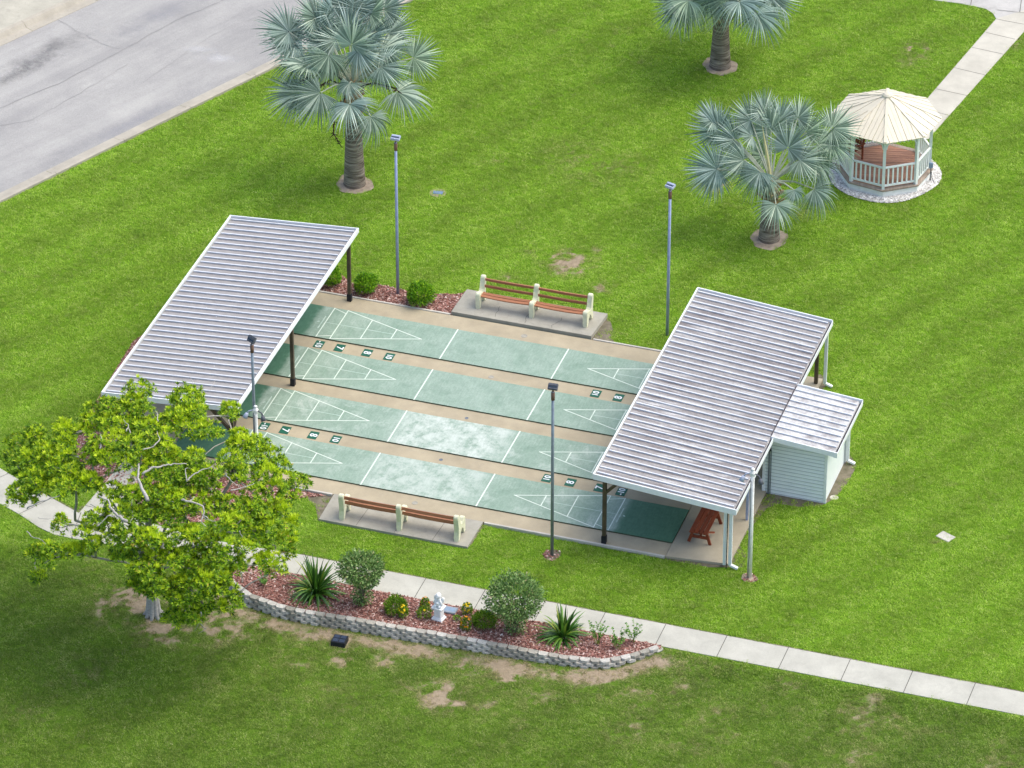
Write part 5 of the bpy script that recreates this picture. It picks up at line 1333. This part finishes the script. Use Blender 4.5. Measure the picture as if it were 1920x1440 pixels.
# exposed bare twigs, traced where the photo shows them
def screen_branch(pts, r_, lift=.25):
    q = [ell_hit(x/2.769, 700+y/2.769, -lift)-TB for x, y in pts]; out = []
    for a, b in zip(q[:-1], q[1:]):
        for k in range(4): out.append(a.lerp(b, k/4)+Vector((rt_.uniform(-1, 1), rt_.uniform(-1, 1), rt_.uniform(-1, 1)))*.02)
    out.append(q[-1]); n = len(out); r_ *= .62; bm = NB(); tube(bm, out, [r_*(1-.7*k/n) for k in range(n)], 6); mk('bare_branch', bm, M['bark'], t, True)
for pts, r_ in (([(740, 520), (790, 490), (850, 480), (900, 470), (970, 470)], .065), ([(765, 660), (740, 600), (715, 540), (720, 470)], .10), ([(660, 770), (610, 740), (575, 700), (560, 660), (510, 635)], .08), ([(600, 740), (560, 740), (520, 780), (500, 795)], .035),
               ([(940, 655), (985, 665), (1050, 690), (1060, 720), (1045, 770), (1070, 795)], .055), ([(985, 665), (1010, 640)], .04), ([(1050, 735), (1085, 760), (1120, 768)], .03), ([(970, 560), (960, 500), (975, 490)], .03), ([(970, 558), (1000, 530), (1050, 500), (1110, 480)], .04),
               ([(820, 250), (820, 215), (805, 190)], .03), ([(655, 300), (670, 270), (640, 240)], .03), ([(680, 310), (665, 275)], .03), ([(1170, 520), (1200, 560), (1250, 590)], .03), ([(1200, 610), (1270, 590), (1320, 570)], .03), ([(800, 380), (830, 345), (815, 300)], .035), ([(740, 395), (800, 380)], .04),
               ([(140, 700), (200, 670), (260, 650), (310, 635)], .035), ([(140, 820), (170, 850), (210, 860), (240, 890)], .025), ([(375, 855), (365, 820), (345, 790)], .022), ([(520, 390), (525, 340), (520, 310)], .03), ([(1255, 1090), (1253, 1050), (1250, 1030), (1300, 1035), (1305, 1045)], .022),
               ([(1045, 1240), (1038, 1290), (1010, 1340)], .028), ([(1038, 1300), (1070, 1325), (1030, 1352)], .02), ([(1240, 820), (1260, 850)], .03), ([(1030, 30), (1000, 60)], .015), ([(200, 750), (240, 755), (280, 750)], .012), ([(1560, 590), (1600, 575)], .015), ([(985, 10), (1000, 50), (1015, 85)], .014), ([(1120, 40), (1095, 75), (1085, 100)], .012)):
    screen_branch(pts, r_)
# leaves: rosettes of arching compound leaves at the shoot tips
def rosettes(cls, per, rnd, tipfrac):
    P1, D1, N1, L1, W1 = [], [], [], [], []; P2, D2, N2, L2, W2 = [], [], [], [], []
    for q, rad in cls:
        n = int(per*(rad/.5)**1.6)+4; cy = rnd.choice((.35, .7, 1.0, 1.5))
        for k in range(n):
            v = Vector((rnd.gauss(0, 1), rnd.gauss(0, 1), rnd.gauss(0, 1))).normalized(); v.z = abs(v.z)*.9-.25 if rnd.random() < .8 else v.z
            c = q-TB+Vector((v.x, v.y, v.z*.72))*rad*rnd.uniform(.55, 1.02); ax = (v*.8+Vector((0, 0, .75))).normalized()
            young = rnd.random() < tipfrac*(.10+1.7*max(0, v.z))*cy; s1 = ax.orthogonal().normalized(); s2 = ax.cross(s1); nl = rnd.randint(8, 11); a0_ = rnd.random()*6
            for j in range(nl):
                a = a0_+j*2.399; sp_ = rnd.uniform(.55, 1.5); d = (s1*math.cos(a)+s2*math.sin(a))*sp_+ax; d.normalize(); Ls = rnd.uniform(.09, .165); Ws = Ls*rnd.uniform(.24, .36)
                # each compound leaf: three to four leaflets side by side
                (P2 if young else P1).append(c+d*.02); (D2 if young else D1).append(d); (N2 if young else N1).append(ax); (L2 if young else L1).append(Ls); (W2 if young else W1).append(Ws)
    return (P1, D1, N1, L1, W1), (P2, D2, N2, L2, W2)
ra, rb = rosettes(cl, 70, random.Random(4), .6)
leaf_mesh('crown', *[np.array(v) for v in ra], M['leaf_tree'], t, curl=.7); leaf_mesh('young_leaves', *[np.array(v) for v in rb], M['leaf_tip'], t, curl=-.3)

# ------------------------------------------------------------------ grass tufts
def tuft(name, nb, rad, h, seed):
    r0 = random.Random(seed); V_, F_ = [], []
    for k in range(nb):
        a = r0.uniform(0, 6.28); rr0 = rad*math.sqrt(r0.random()); p = Vector((math.cos(a)*rr0, math.sin(a)*rr0, -.01)); b = r0.uniform(0, 6.28); ln = r0.uniform(.25, .9)
        d = Vector((math.cos(b)*ln, math.sin(b)*ln, 1)).normalized(); L = h*r0.uniform(.55, 1.15); s = Vector((-math.sin(b), math.cos(b), 0))*r0.uniform(.005, .010); q = p+d*L*.55; e = p+d*L+Vector((math.cos(b), math.sin(b), 0))*L*.25-Vector((0, 0, L*.1))
        i = len(V_); V_ += [tuple(p-s), tuple(p+s), tuple(q+s*.8), tuple(q-s*.8), tuple(e)]; F_ += [(i, i+1, i+2, i+3), (i+3, i+2, i+4)]
    me_ = bpy.data.meshes.new(name); me_.from_pydata(V_, [], F_); me_.materials.append(M['grass']); o = bpy.data.objects.new(name, me_); return o
tcol = bpy.data.collections.new('grass_source')
for k in range(4): tcol.objects.link(tuft('grass_tuft', 26, .10, .045+.008*k, k+50))
A = [(-17, -27.0), (30, 29)]
N = 400000
X = rng.uniform(-17.2, 29.5, N); Y = rng.uniform(-27, 28.5, N)
keep = np.ones(N, bool)
vx, vy = [], []
# outside view frustum (with margin) is dropped
d0 = np.stack([X-CP.x, Y-CP.y, np.full(N, ZG)-CP.z], 1); zc = d0@np.array(fw); sx = 960+FPX*(d0@np.array(rr))/zc; sy = 720-FPX*(d0@np.array(uu))/zc
keep &= (sx > -160) & (sx < 2080) & (sy > -160) & (sy < 1600)
for pg in (pave, far_path, drive, bed, far_bed, left_bed, gring, [(-1.95, .92), (17.8, .92), (17.8, -9.92), (-1.95, -9.92)], [(5.5, 2.36), (10.3, 2.36), (10.3, .8), (5.5, .8)], [(5.45, -11.28), (10.25, -11.28), (10.25, -9.8), (5.45, -9.8)], [(17.6, -5.75), (19.7, -5.75), (19.7, -3.2), (17.6, -3.2)]): keep &= ~inside(pg, X, Y)
for pg in hole: keep &= ~inside(pg, X, Y)
for pg in (PP([(1117, 588), (1141, 596), (1146, 606), (1150, 622), (1146, 636), (1160, 646), (1200, 652), (1196, 656), (1104, 640)], ZG), PP([(585, 922), (632, 930), (600, 976), (596, 976), (592, 950), (575, 935)], ZG), PP([(1470, 905), (1575, 860), (1588, 846), (1600, 862), (1606, 875), (1590, 905), (1565, 935), (1543, 947), (1500, 951), (1460, 945), (1425, 958), (1412, 968)], ZG), PP([(1530, 700), (1549, 706), (1551, 722), (1540, 735), (1520, 738)], ZG)):
    keep &= ~(inside(pg, X, Y) & (rng.random(N) > .12))
tt = (X-A0.x)*nR.x+(Y-A0.y)*nR.y; keep &= tt < -.56
keep &= ~((Y > -13.06) & (Y < -12.99) & (X > 5.5))
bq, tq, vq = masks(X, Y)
keep &= rng.random(N) > np.clip(bq*1.25-.15, 0, .93)
X, Y, tq, vq, bq = X[keep], Y[keep], tq[keep], vq[keep], bq[keep]; Z = TZn(X, Y)
me = bpy.data.meshes.new('lawn_grass'); me.vertices.add(len(X)); me.vertices.foreach_set('co', np.stack([X, Y, Z], 1).ravel())
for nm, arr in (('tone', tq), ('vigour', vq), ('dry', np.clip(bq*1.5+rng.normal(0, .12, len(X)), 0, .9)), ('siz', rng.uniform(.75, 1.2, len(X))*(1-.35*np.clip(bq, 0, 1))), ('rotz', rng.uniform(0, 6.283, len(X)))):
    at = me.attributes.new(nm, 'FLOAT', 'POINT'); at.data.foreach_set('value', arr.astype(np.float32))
me.update(); lo = bpy.data.objects.new('lawn_grass', me); COL.objects.link(lo); tag(lo, 'short mown green grass covering the whole lawn', 'grass', kind='stuff')
ng = bpy.data.node_groups.new('scatter_grass', 'GeometryNodeTree'); ng.interface.new_socket('Geometry', in_out='INPUT', socket_type='NodeSocketGeometry'); ng.interface.new_socket('Geometry', in_out='OUTPUT', socket_type='NodeSocketGeometry')
gi = ng.nodes.new('NodeGroupInput'); gout = ng.nodes.new('NodeGroupOutput'); iop = ng.nodes.new('GeometryNodeInstanceOnPoints'); ci = ng.nodes.new('GeometryNodeCollectionInfo')
ci.inputs['Collection'].default_value = tcol; ci.inputs['Separate Children'].default_value = True; ci.inputs['Reset Children'].default_value = True; iop.inputs['Pick Instance'].default_value = True
def named(n_):
    x = ng.nodes.new('GeometryNodeInputNamedAttribute'); x.data_type = 'FLOAT'; x.inputs['Name'].default_value = n_; return x.outputs['Attribute']
cx = ng.nodes.new('ShaderNodeCombineXYZ'); ng.links.new(named('rotz'), cx.inputs[2])
m2p = ng.nodes.new('GeometryNodeMeshToPoints')
ng.links.new(gi.outputs[0], m2p.inputs['Mesh']); ng.links.new(m2p.outputs[0], iop.inputs['Points']); ng.links.new(ci.outputs[0], iop.inputs['Instance']); ng.links.new(cx.outputs[0], iop.inputs['Rotation']); ng.links.new(named('siz'), iop.inputs['Scale']); ng.links.new(iop.outputs[0], gout.inputs[0])
lo.modifiers.new('scatter', 'NODES').node_group = ng
print('tufts', len(X))
